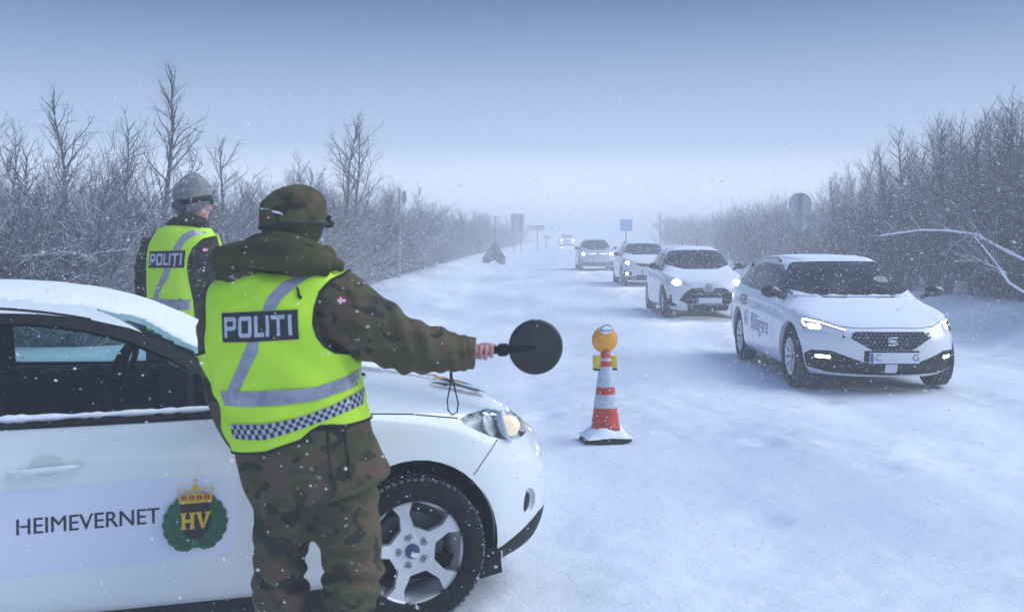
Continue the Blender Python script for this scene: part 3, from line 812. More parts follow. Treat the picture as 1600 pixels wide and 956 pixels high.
    obm('underbody', u, underb, car, smooth=False)
    # cabin: dash, floor, seats, wheel
    cw = sp.get('cowl', -.35); u = bmesh.new(); bz = sp.get('belt', .95)
    box(u, (cw-.42, 0, bz-.16), (.50, hw*1.62, .26), bev=.04); box(u, ((cw-.3-wb)/2, 0, .34), (wb-.1+cw, hw*1.7, .06))
    box(u, (cw+.15, 0, bz-.28), (.5, hw*1.5, .3))
    obm('dashboard', u, darkin, car, sharp=30)
    for xs, ys in ((cw-1.02-sp.get('seat_back', 0), .37), (cw-1.02-sp.get('seat_back', 0), -.37), (cw-1.85, .40), (cw-1.85, -.40)):
        u = bmesh.new(); box(u, (xs+.05, ys, .52), (.52, .48, .18), bev=.05)
        box(u, (xs-.24, ys, .83), (.14, .48, .60), Matrix.Rotation(R(-14), 3, 'Y'), bev=.05); box(u, (xs-.33, ys, 1.20), (.10, .26, .18), Matrix.Rotation(R(-10), 3, 'Y'), bev=.04)
        tube(u, [(xs-.30, ys-.06, 1.05), (xs-.32, ys-.06, 1.15)], .008, 6); tube(u, [(xs-.30, ys+.06, 1.05), (xs-.32, ys+.06, 1.15)], .008, 6)
        obm('seat', u, seatm, car, sharp=30)
    u = bmesh.new(); Mw = Matrix.Translation((cw-.70+sp.get('stx', 0), .37, bz+sp.get('stz', .02))) @ Matrix.Rotation(R(sp.get('sty', 0)), 4, 'Z') @ Matrix.Rotation(R(-68), 4, 'Y')
    lathe(u, [(.185+.017*math.cos(2*PI*k/8), .017*math.sin(2*PI*k/8)) for k in range(8)], 40, Mw, closed=True)
    lathe(u, [(0, .0), (.06, .0), (.06, -.04), (0, -.05)], 16, Mw)
    for a in (0, 180, 270):
        c_ = Vector((math.cos(R(a)), math.sin(R(a)), 0)); tube(u, [Mw @ (c_*.05), Mw @ (c_*.18)], .014, 6)
    tube(u, [Mw @ Vector((0, 0, -.05)), Mw @ Vector((0, 0, -.3))], .03, 8)
    obm('steering_wheel', u, blackp, car, sharp=50)
    for xc in (0, -wb):
        for s_ in (1, -1): wheel_part(car, xc, s_, Rw, sp['rim'], sp.get('tw', .205), sp['holes'](sp['rim']), hw-sp.get('tw', .205)/2-.012, sp.get('wd', 1), steer=(sp.get('steer', 0) if xc == 0 else 0), cap=sp.get('cap', 'dark'))
    # mirrors
    for s_ in (1, -1):
        mx_, mz = sp.get('mirror', (-.62, .98)); u = bmesh.new()
        ellipsoid(u, (mx_, s_*(hw+.075), mz+.065), (.075, .118, .072)); 
        for v in u.verts:
            if v.co.x < mx_-.03: v.co.x = mx_-.03
        tube(u, [(mx_+.01, s_*(hw-.09), mz-.01), (mx_, s_*(hw+.03), mz+.03)], [.03, .022], 8)
        obm('wing_mirror', u, sp.get('mirm', blackg), car, sharp=50)
        u = bmesh.new()
        prism(u, circ(0, 0, .095, 20, .052), 0, .003, Matrix.Translation((mx_-.034, s_*(hw+.077), mz+.065)) @ Matrix.Rotation(R(-90), 4, 'Y') @ Matrix.Rotation(R(90), 4, 'Z'))
        obm('mirror_glass', u, chrome, car, smooth=False)
    # number plate
    if sp.get('plate'):
        py_, pz, px_ = sp['plate']; u = bmesh.new(); box(u, (px_, py_, pz), (.012, .52, .112), bev=.003); pl = obm('number_plate', u, plate_w, car, sharp=30)
        u = bmesh.new(); box(u, (px_+.0015, py_-.238, pz), (.012, .036, .100), bev=.002); obm('plate_country_strip', u, plate_b, pl, sharp=30)
        for ch, yy in sp.get('plate_text', ()):
            tb = grid_text(ch, .10); M2 = Matrix.Translation((px_+.0075, py_+yy, pz)) @ Matrix.Rotation(R(90), 4, 'Z') @ Matrix.Rotation(R(90), 4, 'X')
            bmesh.ops.transform(tb, matrix=M2, verts=tb.verts); obm('plate_character', tb, inkm, pl, smooth=False)
    return car, full, parts
class Skin:
    """BVH whose rays never miss: they fall back on the nearest point"""
    def __init__(s, b): s.b = b
    def ray_cast(s, o, d, m=9):
        h = s.b.ray_cast(o, d, m)
        if h[0] is None:
            g = s.b.find_nearest(o+d*1.4); return g
        return h
    def find_nearest(s, p): return s.b.find_nearest(p)
def snow_patch(car, full, poly, thick, name='roof_snow', seed=0, res=.03, label=None):
    """uneven layer of snow lying on the car's skin, over a plan polygon (x, y)"""
    xs = [p[0] for p in poly]; ys = [p[1] for p in poly]; nx_ = int((max(xs)-min(xs))/res)+1; ny_ = int((max(ys)-min(ys))/res)+1
    def inside(x, y):
        c_ = False
        for i in range(len(poly)):
            (x0, y0), (x1, y1) = poly[i-1], poly[i]
            if (y0 > y) != (y1 > y) and x < (x1-x0)*(y-y0)/(y1-y0)+x0: c_ = not c_
        return c_
    def dist(x, y):
        d = 9
        for i in range(len(poly)):
            a = Vector(poly[i-1]); b_ = Vector(poly[i]); ab = b_-a; p = Vector((x, y)); t_ = max(0, min(1, (p-a).dot(ab)/ab.length_squared)); d = min(d, (p-a-ab*t_).length)
        return d if inside(x, y) else -d
    bm = bmesh.new(); V = {}
    for i in range(nx_+1):
        for j in range(ny_+1):
            x = min(xs)+i*res; y = min(ys)+j*res
            d = dist(x, y)+.03*noise.noise(Vector((x*6, y*6, seed)))
            if d < -res*1.6: continue
            h = full.ray_cast(Vector((x, y, 3)), Vector((0, 0, -1)), 3)
            if h[0] is None: continue
            th = thick*min(1, max(0, d)/.05)**.5*(.7+.5*noise.noise(Vector((x*5, y*5, seed+3)))+.25*noise.noise(Vector((x*17, y*17, seed))))
            V[i, j] = bm.verts.new((x, y, h[0].z+max(-.003, th) if d > .0 else h[0].z-.022))
    for i in range(nx_):
        for j in range(ny_):
            q = [V.get(k) for k in ((i, j), (i+1, j), (i+1, j+1), (i, j+1))]
            if all(q): bm.faces.new(q)
    o = obm(name, bm, roofsnow, car)
    if label: o['label'] = label
    return o
SCRN = smooth_poly([(-.70, 1.0), (.70, 1.0), (.585, 1.345), (.40, 1.40), (-.40, 1.40), (-.585, 1.345)], 1)
def glassrow(x0, x1, z0, z1): return [(x0, z0), (x1, z0), (x1, z1), (x0, z1)]

# ---- near hatchback, seen from its right side
FX, FY, FR = -.688, 5.456, R(18)
def on_side(px, py, v=-.905):
    """photo point on the vertical plane y = v of the near car -> (x, z)"""
    F_ = Vector((math.cos(FR), math.sin(FR))); L_ = Vector((-math.sin(FR), math.cos(FR))); k = (px-800)/FPX
    ox = FX+v*L_.x; oy = FY+v*L_.y
    u_ = (k*oy-ox)/(F_.x-k*F_.y); Y_ = oy+u_*F_.y
    return (u_, EYE-(py-HOR)/FPX*Y_)
near_holes = lambda rim: spoke_holes(rim, 5, .44, .93, .16, .40, R(-4))
F_trim = [(-3.02, .945), (-.58, .935), (-.70, 1.035), (-.83, 1.135), (-1.0, 1.230), (-1.15, 1.287), (-1.32, 1.330), (-1.5, 1.352), (-1.8, 1.365), (-2.3, 1.35), (-2.75, 1.27), (-3.0, 1.14)]
F_glass = [(-1.74, .960), (-.92, .960), (-.92, 1.12), (-1.0, 1.168), (-1.15, 1.238), (-1.32, 1.285), (-1.5, 1.312), (-1.74, 1.325)]
F_glass2 = [(-1.86, .960), (-2.62, .97), (-2.66, 1.21), (-2.35, 1.29), (-1.86, 1.325)]
F_quarter = [(-.89, .960), (-.68, .960), (-.75, 1.02), (-.89, 1.10)]
F_head = smooth_poly([(.20, .865), (.28, .892), (.46, .885), (.575, .845), (.625, .79), (.60, .745), (.47, .748), (.36, .785)], 1)
feat = [
 ('window', 'side', F_glass, win_near, dict(depth=.008, wall=.02)), ('window', 'side', F_glass2, win_near, dict(depth=.008, wall=.02)),
 ('window', 'side', F_quarter, win_near, dict(depth=.008, wall=.02)),
 ('window_trim', 'side', F_trim, blackp, dict(depth=.004, wall=.006)),
 ('windscreen', 'screen', SCRN, win_near, dict(mirror=0, depth=.004)),
 ('rear_window', 'rear', smooth_poly([(-.60, 1.03), (.60, 1.03), (.50, 1.36), (-.50, 1.36)], 1), win_far, dict(mirror=0)),
 ('headlight', 'side', F_head, refl, dict(depth=.045, wall=.05, wallm=chrome)),
 ('fog_lamp_recess', 'side', smooth_poly([(.56, .53), (.625, .50), (.625, .415), (.56, .40), (.55, .46)], 1), paint_near, dict(depth=.018, wall=.02, wallm=paint_near)),
 ('bumper_lip', 'side', [(.345, .16), (.95, .16), (.95, .41), (.66, .385), (.55, .335), (.42, .285), (.345, .27)], blackp, dict(depth=.002, wall=.01)),
 ('grille', 'front', [(-.36, .60), (.36, .60), (.42, .42), (.30, .30), (-.30, .30), (-.42, .42)], blackp, dict(mirror=0, depth=.03, wall=.04, xlo=.6)),
 ('grille', 'front', rounded(-.40, .665, .40, .70, .015), blackp, dict(mirror=0, depth=.02, wall=.03, xlo=.6)),
]
for w_ in wedge([(-.62, .93), (-.3, .925), (.0, .905), (.21, .875)], .005)+wedge([(.40, .765), (.33, .70), (.27, .635)], .005)+wedge([(-.64, .93), (-.67, .70), (-.66, .45), (-.60, .30), (-.45, .22)], .006)+wedge([(-1.80, .955), (-1.82, .6), (-1.80, .25)], .006): feat.append(('seam', 'side', w_, seam, {}))
for w_ in wedge([(-1.30, .600), (-1.6, .588), (-2.6, .568)], .012): feat.append(('seam', 'top', w_, seam, {}))
near_spec = dict(xm=[(-9, -9), (.2, .2), (.5, .475), (.9, .85), (9, 9)], wb=2.648, Rw=.322, rim=.222, Ra=.375, arch_z=.345, holes=near_holes, features=feat, paint=paint_near, cap='blue', steer=R(2), cowl=-.36, belt=.98, archm=blackp, side_ny=.10, sty=-14, stz=-.01, stx=-.16, seat_back=.34,
    mirror=(-.72, 1.0), mirm=paint_near, plate=(0, .50, .815), tw=.225)
near, near_bvh, near_parts = build_car('parked_car', (FX, FY, .0), FR, 'white hatchback with a home guard crest on its door, parked beside the two soldiers', near_spec); near_bvh = Skin(near_bvh)
# lamps, fog lamp, handle, lens
for s_ in (1, -1):
    hd = [o for o in near_parts['headlight']][0 if s_ > 0 else -1]
    u = bmesh.new(); lathe(u, [(0, -.05), (.035, -.045), (.068, -.015), (.074, 0), (.068, .0), (.0, -.03)], 28, Matrix.Translation((.47, s_*.715, .815)) @ Matrix.Rotation(R(72), 4, 'Y') @ Matrix.Rotation(R(-22*s_), 4, 'X'))
    obm('reflector_bowl', u, refl, hd)
    u = bmesh.new(); ellipsoid(u, (.475, s_*.722, .815), (.050, .046, .048)); obm('bulb_lens', u, lamp_warm, hd)
    u = bmesh.new(); lathe(u, [(0, -.04), (.028, -.035), (.048, -.01), (.050, 0), (.0, -.02)], 24, Matrix.Translation((.37, s_*.770, .830)) @ Matrix.Rotation(R(60), 4, 'Y') @ Matrix.Rotation(R(-35*s_), 4, 'X'))
    obm('reflector_bowl', u, refl, hd)
    u = bmesh.new(); box(u, (.555, s_*.665, .800), (.02, .05, .05), bev=.006); obm('indicator_lamp', u, mat('pale_lens', (.62, .58, .52), .2, coat=.5), hd, sharp=30)
    # clear cover lying on the original skin
    P0 = [o for o in [hd]][0]
    me = hd.data.copy(); b2 = bmesh.new(); b2.from_mesh(me); bpy.data.meshes.remove(me)
    bmesh.ops.delete(b2, geom=[f for f in b2.faces if f.material_index != 0], context='FACES'); b2.normal_update()
    for v in b2.verts: v.co += v.normal*.0435
    obm('headlight_cover', b2, lens_m, hd)
    fp = near_bvh.ray_cast(Vector((.555, s_*2, .462)), Vector((0, -s_, 0)), 3)[0]; u = bmesh.new(); ellipsoid(u, fp+Vector((.0, -s_*.010, 0)), (.024, .020, .052), Matrix.Rotation(R(12), 3, 'Y')); obm('fog_lamp', u, blackg, near)
    for hx, hz_ in ((-1.44, .775), (-2.30, .80)):
        # pull handle: a bar over a flat disc, the cup's shade put into its colour
        u = bmesh.new(); pts = []
        for k in range(9):
            a = k/8; x_ = hx-.125+.25*a; h = near_bvh.ray_cast(Vector((x_, s_*2, hz_+.012*a)), Vector((0, -s_, 0)), 3)[0]
            pts.append(h+Vector((0, s_*(.028 if 0 < k < 8 else .004), 0)))
        tube(u, pts, [.014, .020, .022, .022, .022, .022, .022, .020, .014], 10, flat=.55); obm('door_handle', u, paint_near, near)
        b2 = project(flat_polys([(circ(0, 0, .062, 28, .042), 0)]), Matrix.Translation((hx+.0, s_*1.5, hz_+.018)) @ Matrix.Rotation(R(90)*(-s_), 4, 'X'), near_bvh, .001, .02)
        for v in b2.verts:
            pass
        obm('painted_handle_cup', b2, mat('handle_cup_shade', (.60, .64, .65), .3, coat=.8), near)
u = bmesh.new()
for k in range(34):
    x_ = -1.76+1.10*k/33
snow_patch(near, near_bvh, [(-.36, -.62), (-.26, -.3), (-.24, .3), (-.34, .60), (-.62, .62), (-.95, .57), (-1.36, .53), (-3.0, .5), (-3.0, -.5), (-1.7, -.545), (-1.36, -.535), (-1.15, -.50), (-.95, -.545), (-.75, -.60), (-.62, -.64)], .011, name='roof_and_windscreen_snow', seed=5, res=.016)
# ridge of snow along the foot of the side windows and on the pillar
def snow_ridge(pts, r_, nm, par, seed=1, n=7):
    u_ = bmesh.new(); fine = []
    for a, b_ in zip(pts, pts[1:]):
        L_ = (Vector(b_)-Vector(a)).length; m_ = max(2, int(L_/.022))
        fine += [Vector(a).lerp(Vector(b_), j/m_) for j in range(m_)]
    tube(u_, fine, [max(.002, r_*(.75+.9*noise.noise(Vector((i*.23, seed, 0)))+.4*noise.noise(Vector((i*.9, seed, 3))))) for i in range(len(fine))], n)
    return obm(nm, u_, roofsnow, par)
for s_ in (1, -1):
    pts = [near_bvh.ray_cast(Vector((x_, s_*2, .968)), Vector((0, -s_, 0)), 3)[0] for x_ in np.linspace(-2.9, -.66, 16)]
    snow_ridge([p+Vector((0, 0, -.002)) for p in pts], .017, 'sill_snow', near, 3)
    pts = [near_bvh.ray_cast(Vector((x_, s_*.61*(1+.02), 3)), Vector((0, 0, -1)), 3)[0] for x_ in np.linspace(-1.35, -.75, 10)]
for s_ in (1, -1): # belt moulding
    pts = [near_bvh.ray_cast(Vector((x_, s_*2, .940)), Vector((0, -s_, 0)), 3)[0]+Vector((0, s_*.002, 0)) for x_ in np.linspace(-3.0, -.60, 16)]
    u = bmesh.new(); tube(u, pts, .011, 6); obm('belt_moulding', u, blackp, near)
# wipers
# ---- door sheet with lettering and crest, bonnet crest
white_v = mat('vinyl_white', (.72, .75, .86), .35, coat=.3)
green_v = mat('vinyl_green', (.012, .14, .055), .4); dgreen_v = mat('vinyl_dark_green', (.004, .045, .02), .4); gold_v = mat('vinyl_gold', (.72, .44, .02), .4)
black_v = mat('vinyl_black', (.012, .010, .014), .4); red_v = mat('vinyl_red', (.33, .01, .03), .4); navy_v = mat('vinyl_navy', (.012, .016, .04), .4)
def crest(s_):
    """wreath, black shield with HV and crown; polygons in units where the crest is about 1 high"""
    P_ = []
    def leaf(cx, cy, a, l, w, mi):
        p = []
        for k in range(12):
            t_ = 2*PI*k/12; x_ = l/2*math.cos(t_); y_ = w/2*math.sin(t_)*(1-.25*math.cos(t_)); p.append((cx+x_*math.cos(a)-y_*math.sin(a), cy+x_*math.sin(a)+y_*math.cos(a)))
        return (p, mi)
    for sd_ in (1, -1):
        for k in range(8): # outer then inner leaves climbing from the stem
            th = R(-62+k*18.5); rr_ = .335
            for dr, da, l in ((.055, -34, .21), (-.075, 30, .19)):
                cx = (rr_+dr)*math.cos(th)*1.02; cy = -.10+(rr_+dr)*math.sin(th); a = th+R(90+da)
                lf = leaf(cx*sd_, cy, a if sd_ > 0 else PI-a, l+.025, .135, 1); P_.append(lf); P_.append(leaf(cx*sd_, cy, a if sd_ > 0 else PI-a, l, .110, 0))
                P_.append(([(cx*sd_+q*math.cos(a if sd_ > 0 else PI-a)*l*.42-.004*math.sin(a), cy+q*math.sin(a)*l*.42+.004) for q in (-1, 1)]+[(cx*sd_+q*math.cos(a if sd_ > 0 else PI-a)*l*.42+.004*math.sin(a), cy+q*math.sin(a)*l*.42-.004) for q in (1, -1)], 1))
        P_.append((([(0, -.44), (sd_*.13, -.515), (sd_*.17, -.46), (sd_*.04, -.395)]), 0))
    P_.append(([(-.035, -.46), (.035, -.46), (.03, -.33), (-.03, -.33)], 0))
    P_.append(([(-.215, .22), (.215, .22), (.215, -.10), (.20, -.17), (.15, -.25), (.075, -.315), (0, -.335), (-.075, -.315), (-.15, -.25), (-.20, -.17), (-.215, -.10)], 3))
    # H and V with slab serifs
    for q in (rounded(-.20, -.165, -.145, .075, .002, 1), rounded(-.075, -.165, -.02, .075, .002, 1), rounded(-.16, -.07, -.06, -.02, .002, 1), rounded(-.215, .055, -.13, .08, .002, 1), rounded(-.09, .055, -.005, .08, .002, 1), rounded(-.215, -.17, -.13, -.145, .002, 1), rounded(-.09, -.17, -.005, -.145, .002, 1),
              [(.015, .07), (.075, .07), (.125, -.165), (.085, -.165)], [(.215, .07), (.160, .07), (.10, -.165), (.125, -.165)], rounded(.0, .055, .09, .08, .002, 1), rounded(.135, .055, .225, .08, .002, 1)): P_.append((q, 2))
    # crown
    P_.append(([(-.235, .22), (.235, .22), (.25, .38), (.20, .335), (.10, .36), (0, .375), (-.10, .36), (-.20, .335), (-.25, .38)], 2))
    for x_ in (-.165, -.055, .055, .165): P_.append((circ(x_, .30, .043, 12, .04), 4)); P_.append((circ(x_, .285, .014, 8), 2)); P_.append((rounded(x_-.005, .27, x_+.005, .335, .002, 1), 2))
    for sd_ in (1, -1): P_ += [([(sd_*.23, .37), (sd_*.252, .37), (sd_*.26, .44), (sd_*.24, .44)], 2), ([(sd_*.25, .43), (sd_*.25, .446), (sd_*.02, .43), (sd_*.02, .414)], 2), (rounded(sd_*.12-.006, .35, sd_*.12+.006, .43, .002, 1), 2)]
    P_.append((circ(0, .455, .040, 14, .052), 2)); P_.append((rounded(-.008, .50, .008, .60, .002, 1), 2)); P_.append((rounded(-.032, .555, .032, .572, .002, 1), 2)); P_.append((circ(0, .565, .017, 8), 2))
    return [([(x_*s_, y_*s_) for x_, y_ in p], mi) for p, mi in P_]
VM = [green_v, dgreen_v, gold_v, black_v, red_v]
sideM = Matrix.Translation((0, -1.4, 0)) @ Matrix.Rotation(R(90), 4, 'X')   # xy of the flat art -> x, z on the right flank
for s_, M0 in ((-1, sideM),):
    b2 = project(flat_polys([([(-1.78, .372), (-.733, .395), (-.728, .722), (-1.78, .700)], 0)]), M0, near_bvh, .0010, .06)
    sh = obm('door_decal_sheet', b2, white_v, near)
    tb = grid_text('HEIMEVERNET', .087); me_ = bpy.data.meshes.new('x'); tb.to_mesh(me_); me_.transform(Matrix.Translation((.0022, .0006, 0))); tb.from_mesh(me_); bpy.data.meshes.remove(me_); bmesh.ops.transform(tb, matrix=Matrix.Translation((-1.288, .567, 0)) @ Matrix.Rotation(R(.6), 4, 'Z') @ Matrix.Diagonal((.945, 1.0, 1, 1)), verts=tb.verts)
    obm('lettering', project(tb, M0, near_bvh, .0017, .05, layers=0), navy_v, sh)
    fb = flat_polys(crest(.262)); bmesh.ops.transform(fb, matrix=Matrix.Translation((-.893, .560, 0)), verts=fb.verts)
    obm('crest', project(fb, M0, near_bvh, .0016, .06), VM, sh)
fb = flat_polys(crest(.30)); Mh = Matrix.Translation((.38, -.10, 2)) @ Matrix.Rotation(R(90), 4, 'Z')
obm('bonnet_crest', project(fb, Mh, near_bvh, .0016, .06), VM, near)
u = bmesh.new()
for yy in (-.18, .18): ellipsoid(u, (-.10, yy, near_bvh.ray_cast(Vector((-.1, yy, 3)), Vector((0, 0, -1)))[0].z+.004), (.022, .012, .010))
obm('washer_nozzle', u, blackp, near)
u = bmesh.new(); prism(u, circ(0, 0, .020, 20, .010), 0, .002, Matrix.Translation((0, -.902, .322)) @ Matrix.Rotation(R(90), 4, 'X')); obm('hub_emblem', u, chrome, near, smooth=False)
# mud flap and icicle behind the wheel arch edge
u = bmesh.new(); prism(u, [(.30, .18), (.40, .20), (.385, .30), (.335, .31)], -.86, -.70, Matrix.Rotation(R(90), 4, 'X') @ Matrix.Scale(-1, 4, (0, 0, 1)))
obm('wheel_deflector', u, blackp, near, smooth=False)
u = bmesh.new(); tube(u, [(.415, -.80, .275), (.417, -.80, .20), (.416, -.80, .165)], [.005, .003, .0008], 6); obm('icicle', u, mat('ice', (.75, .85, .95), .1, spec=.8), near)

# ---- estate car leading the queue
def fan(n, r0=.30, r1=.90, h0=.03, h1=.12): return lambda rim: spoke_holes(rim, n, r0, r1, h0, h1, .1)
E_trim = [(-3.36, 1.02), (-.66, .955), (-.84, 1.06), (-1.04, 1.165), (-1.26, 1.25), (-1.6, 1.325), (-2.4, 1.335), (-3.05, 1.27), (-3.30, 1.14)]
ef = [
 ('window', 'side', [(-1.72, .985), (-.90, .975), (-.90, 1.07), (-1.06, 1.15), (-1.29, 1.235), (-1.72, 1.30)], win_near, {}),
 ('window', 'side', [(-2.50, 1.0), (-1.80, .985), (-1.80, 1.312), (-2.2, 1.318), (-2.50, 1.30)], win_near, {}),
 ('window', 'side', [(-3.22, 1.04), (-2.58, 1.01), (-2.58, 1.295), (-3.02, 1.235), (-3.18, 1.14)], win_near, {}),
 ('window_trim', 'side', E_trim, blackg, dict(depth=.003, wall=.006)),
 ('windscreen', 'screen', smooth_poly([(-.80, .975), (.80, .975), (.62, 1.35), (.40, 1.378), (-.40, 1.378), (-.62, 1.35)], 1), win_far, dict(mirror=0)),
 ('running_light', 'front', [(.835, .795), (.825, .765), (.66, .742), (.45, .674), (.44, .684), (.655, .757)], lamp_drl, dict(xlo=.3, depth=.002)),
 ('running_light', 'front', [(.822, .765), (.80, .70), (.775, .70), (.80, .760)], lamp_drl, dict(xlo=.3, depth=.002)),
 ('headlight_beam', 'front', rounded(.665, .675, .775, .735, .02), lamp_drl, dict(xlo=.3, depth=.02, wallm=chrome)),
 ('headlight', 'front', [(.43, .678), (.56, .628), (.80, .648), (.845, .81), (.66, .770)], refl, dict(xlo=.3, depth=.012, wall=.02, wallm=blackg)),
 ('fog_lamp', 'front', rounded(.60, .375, .73, .408, .015), lamp_fog, dict(xlo=.3, depth=.004)),
 ('plate_holder', 'front', rounded(-.29, .355, .29, .475, .01), blackp, dict(mirror=0, xlo=.5, depth=.004)),
 ('radar_panel', 'front', rounded(-.065, .235, .065, .33, .01), plate_w, dict(mirror=0, xlo=.5, depth=.001)),
 ('grille', 'front', [(-.42, .60), (-.36, .668), (.36, .668), (.42, .60), (.21, .478), (-.21, .478)], blackp, dict(mirror=0, xlo=.5, depth=.03, wall=.04, wallm=chrome)),
 ('lower_intake', 'front', [(.0, .35), (.28, .35), (.36, .375), (.60, .462), (.76, .455), (.845, .37), (.815, .27), (.60, .222), (.0, .205)], blackp, dict(xlo=.4, depth=.02, wall=.03)),
]
for w_ in wedge([(-.66, .94), (-.70, .70), (-.66, .42), (-.50, .26)], .010)+wedge([(-1.76, .96), (-1.76, .6), (-1.74, .3)], .010): ef.append(('seam', 'side', w_, seam, {}))
for w_ in wedge([(.0, .705), (.30, .700), (.50, .715), (.62, .76)], .007): ef.append(('seam', 'front', w_, seam, dict(xlo=.4)))
zmE = [(-9, -9), (.0, .0), (.24, .24), (.62, .60), (.70, .655), (.76, .695), (.88, .80), (.98, .93), (1.05, 1.03), (1.478, 1.44), (9, 9)]
xmE = [(-9, -9.3), (-3.46, -3.74), (-3.10, -3.52), (-2.6, -3.0), (-2.0, -1.85), (-1.5, -1.20), (-.5, -.42), (0, 0), (9, 9)]
EX, EY = 4.0, 12.3
est, est_bvh, est_parts = build_car('estate_car', (EX, EY, ground(EX, EY)), R(-90), 'white estate car with lettered doors heading the queue on the snowy road', dict(wb=2.686, Rw=.325, rim=.215, holes=fan(10, .34, .90, .03, .10), features=ef,
    xm=xmE, zm=zmE, ysc=.985, cowl=-.36, belt=.95, plate=(0, .405, .925), plate_text=(('C', -.17), ('G', .22)), group='white cars queuing on the road', archm=paint, mirror=(-.48, .97), mirm=blackg, roof_y=1.02, steer=R(1), fore=1)); est_bvh = Skin(est_bvh)
# grille mesh, badge
for s_ in (1,):
    u = bmesh.new()
    for i in range(-9, 10):
        for j in range(5):
            y_ = i*.044+(j % 2)*.022; z_ = .495+j*.038
            if abs(y_) > .22+(z_-.478)*1.55: continue
            box(u, (.855-abs(y_)**2*.35, y_, z_), (.012, .026, .022), Matrix.Rotation(R(45), 3, 'X'))
    o = obm('grille_mesh', u, mat('snowy_grille', (.05, .055, .06), .6, noise_scale=60, base2=(.16, .18, .20)), est_parts['grille'][0], smooth=False); o['kind'] = 'stuff'
    # S shaped badge
    S_ = [[(-.045, .045), (.05, .045), (.05, .03), (-.045, .03)], [(-.05, .045), (-.032, .045), (-.032, .0), (-.05, .012)], [(-.05, .018), (-.04, .0), (.05, -.006), (.032, .012)], [(.032, .0), (.05, -.01), (.05, -.045), (.032, -.045)], [(-.05, -.03), (.045, -.03), (.045, -.045), (-.05, -.045)], [(-.05, .004), (-.045, -.012), (.045, -.02), (.045, -.004)]]
    u = bmesh.new()
    for p in S_: prism(u, [(a, b_) for a, b_ in (p if area2(p) > 0 else p[::-1])], 0, .008, Matrix.Translation((.873, 0, .575)) @ Matrix.Rotation(R(90), 4, 'Z') @ Matrix.Rotation(R(90), 4, 'X'))
    obm('badge', u, chrome, est, smooth=False)
for s_ in (1, -1):
    u = bmesh.new(); xs = np.linspace(-1.55, -3.2, 12); pts = []
    for i, x_ in enumerate(xs):
        h = est_bvh.ray_cast(Vector((x_, s_*.575, 3)), Vector((0, 0, -1)), 3)[0]; pts.append(h+Vector((0, 0, .045*min(1, math.sin(PI*(i+.15)/11.3)*3))))
    tube(u, pts, .018, 8); obm('roof_rail', u, blackg, est)
u = bmesh.new(); h = est_bvh.ray_cast(Vector((-3.0, 0, 3)), Vector((0, 0, -1)), 3)[0]; prism(u, [(-.10, 0), (.05, 0), (-.06, .07), (-.09, .07)], -.012, .012, Matrix.Translation(h) @ Matrix.Rotation(R(90), 4, 'X')); obm('roof_antenna', u, blackg, est, smooth=False)
M0 = Matrix.Translation((0, -1.4, 0)) @ Matrix.Rotation(R(90), 4, 'X')
for wd_, x_ in (('Vi', -2.13), ('Bilägare', -1.36)):
    tb = grid_text(wd_, .30, .003); bmesh.ops.transform(tb, matrix=Matrix.Translation((x_, .60 if wd_ == 'Vi' else .585, 0)) @ Matrix.Diagonal((1.0, 1.0, 1, 1)), verts=tb.verts)
    obm('door_lettering', project(tb, M0, est_bvh, .0015, .06, layers=0), mat('vinyl_grey', (.22, .27, .36), .5), est)
fb = flat_polys([(rounded(-2.62, .78, -2.20, .90, .01), 0)]); lg = obm('logo_sticker', project(fb, M0, est_bvh, .001, .06), mat('vinyl_plum', (.26, .10, .17), .5), est)
fb = flat_polys([(rounded(-2.58, .80, -2.24, .825, .005, 2), 0), (rounded(-2.55, .85, -2.30, .875, .005, 2), 0)]); obm('sticker_print', project(fb, M0, est_bvh, .0018, .06), white_v, lg)
for s_ in (1, -1):
    for hx in (-1.50, -2.45):
        u = bmesh.new(); pts = [est_bvh.ray_cast(Vector((hx-.1+.2*k/6, s_*2, .80)), Vector((0, -s_, 0)), 3)[0]+Vector((0, s_*(.025 if 0 < k < 6 else .003), 0)) for k in range(7)]; tube(u, pts, .016, 8, flat=.6); obm('door_handle', u, paint, est)
snow_patch(est, est_bvh, [(-1.16, -.40), (-1.12, .40), (-1.3, .5), (-3.1, .46), (-3.1, -.46), (-1.3, -.5)], .022, seed=9)
for s_ in (1, -1): # wiper arms
    u = bmesh.new(); pts = [est_bvh.ray_cast(Vector((3, y_, z_)), Vector((-1, 0, 0)), 5)[0]+Vector((.02, 0, .01)) for y_, z_ in ((-.62+.3*s_, 1.01), (-.42+.3*s_, 1.03), (.05+.3*s_, 1.045))]; tube(u, pts, .009, 6); obm('wiper', u, blackp, est)
snow_ridge([est_bvh.ray_cast(Vector((3, y_, .992)), Vector((-1, 0, 0)), 5)[0]+Vector((.02, 0, 0)) for y_ in np.linspace(-.70, .70, 14)], .022, 'cowl_snow', est, 8)

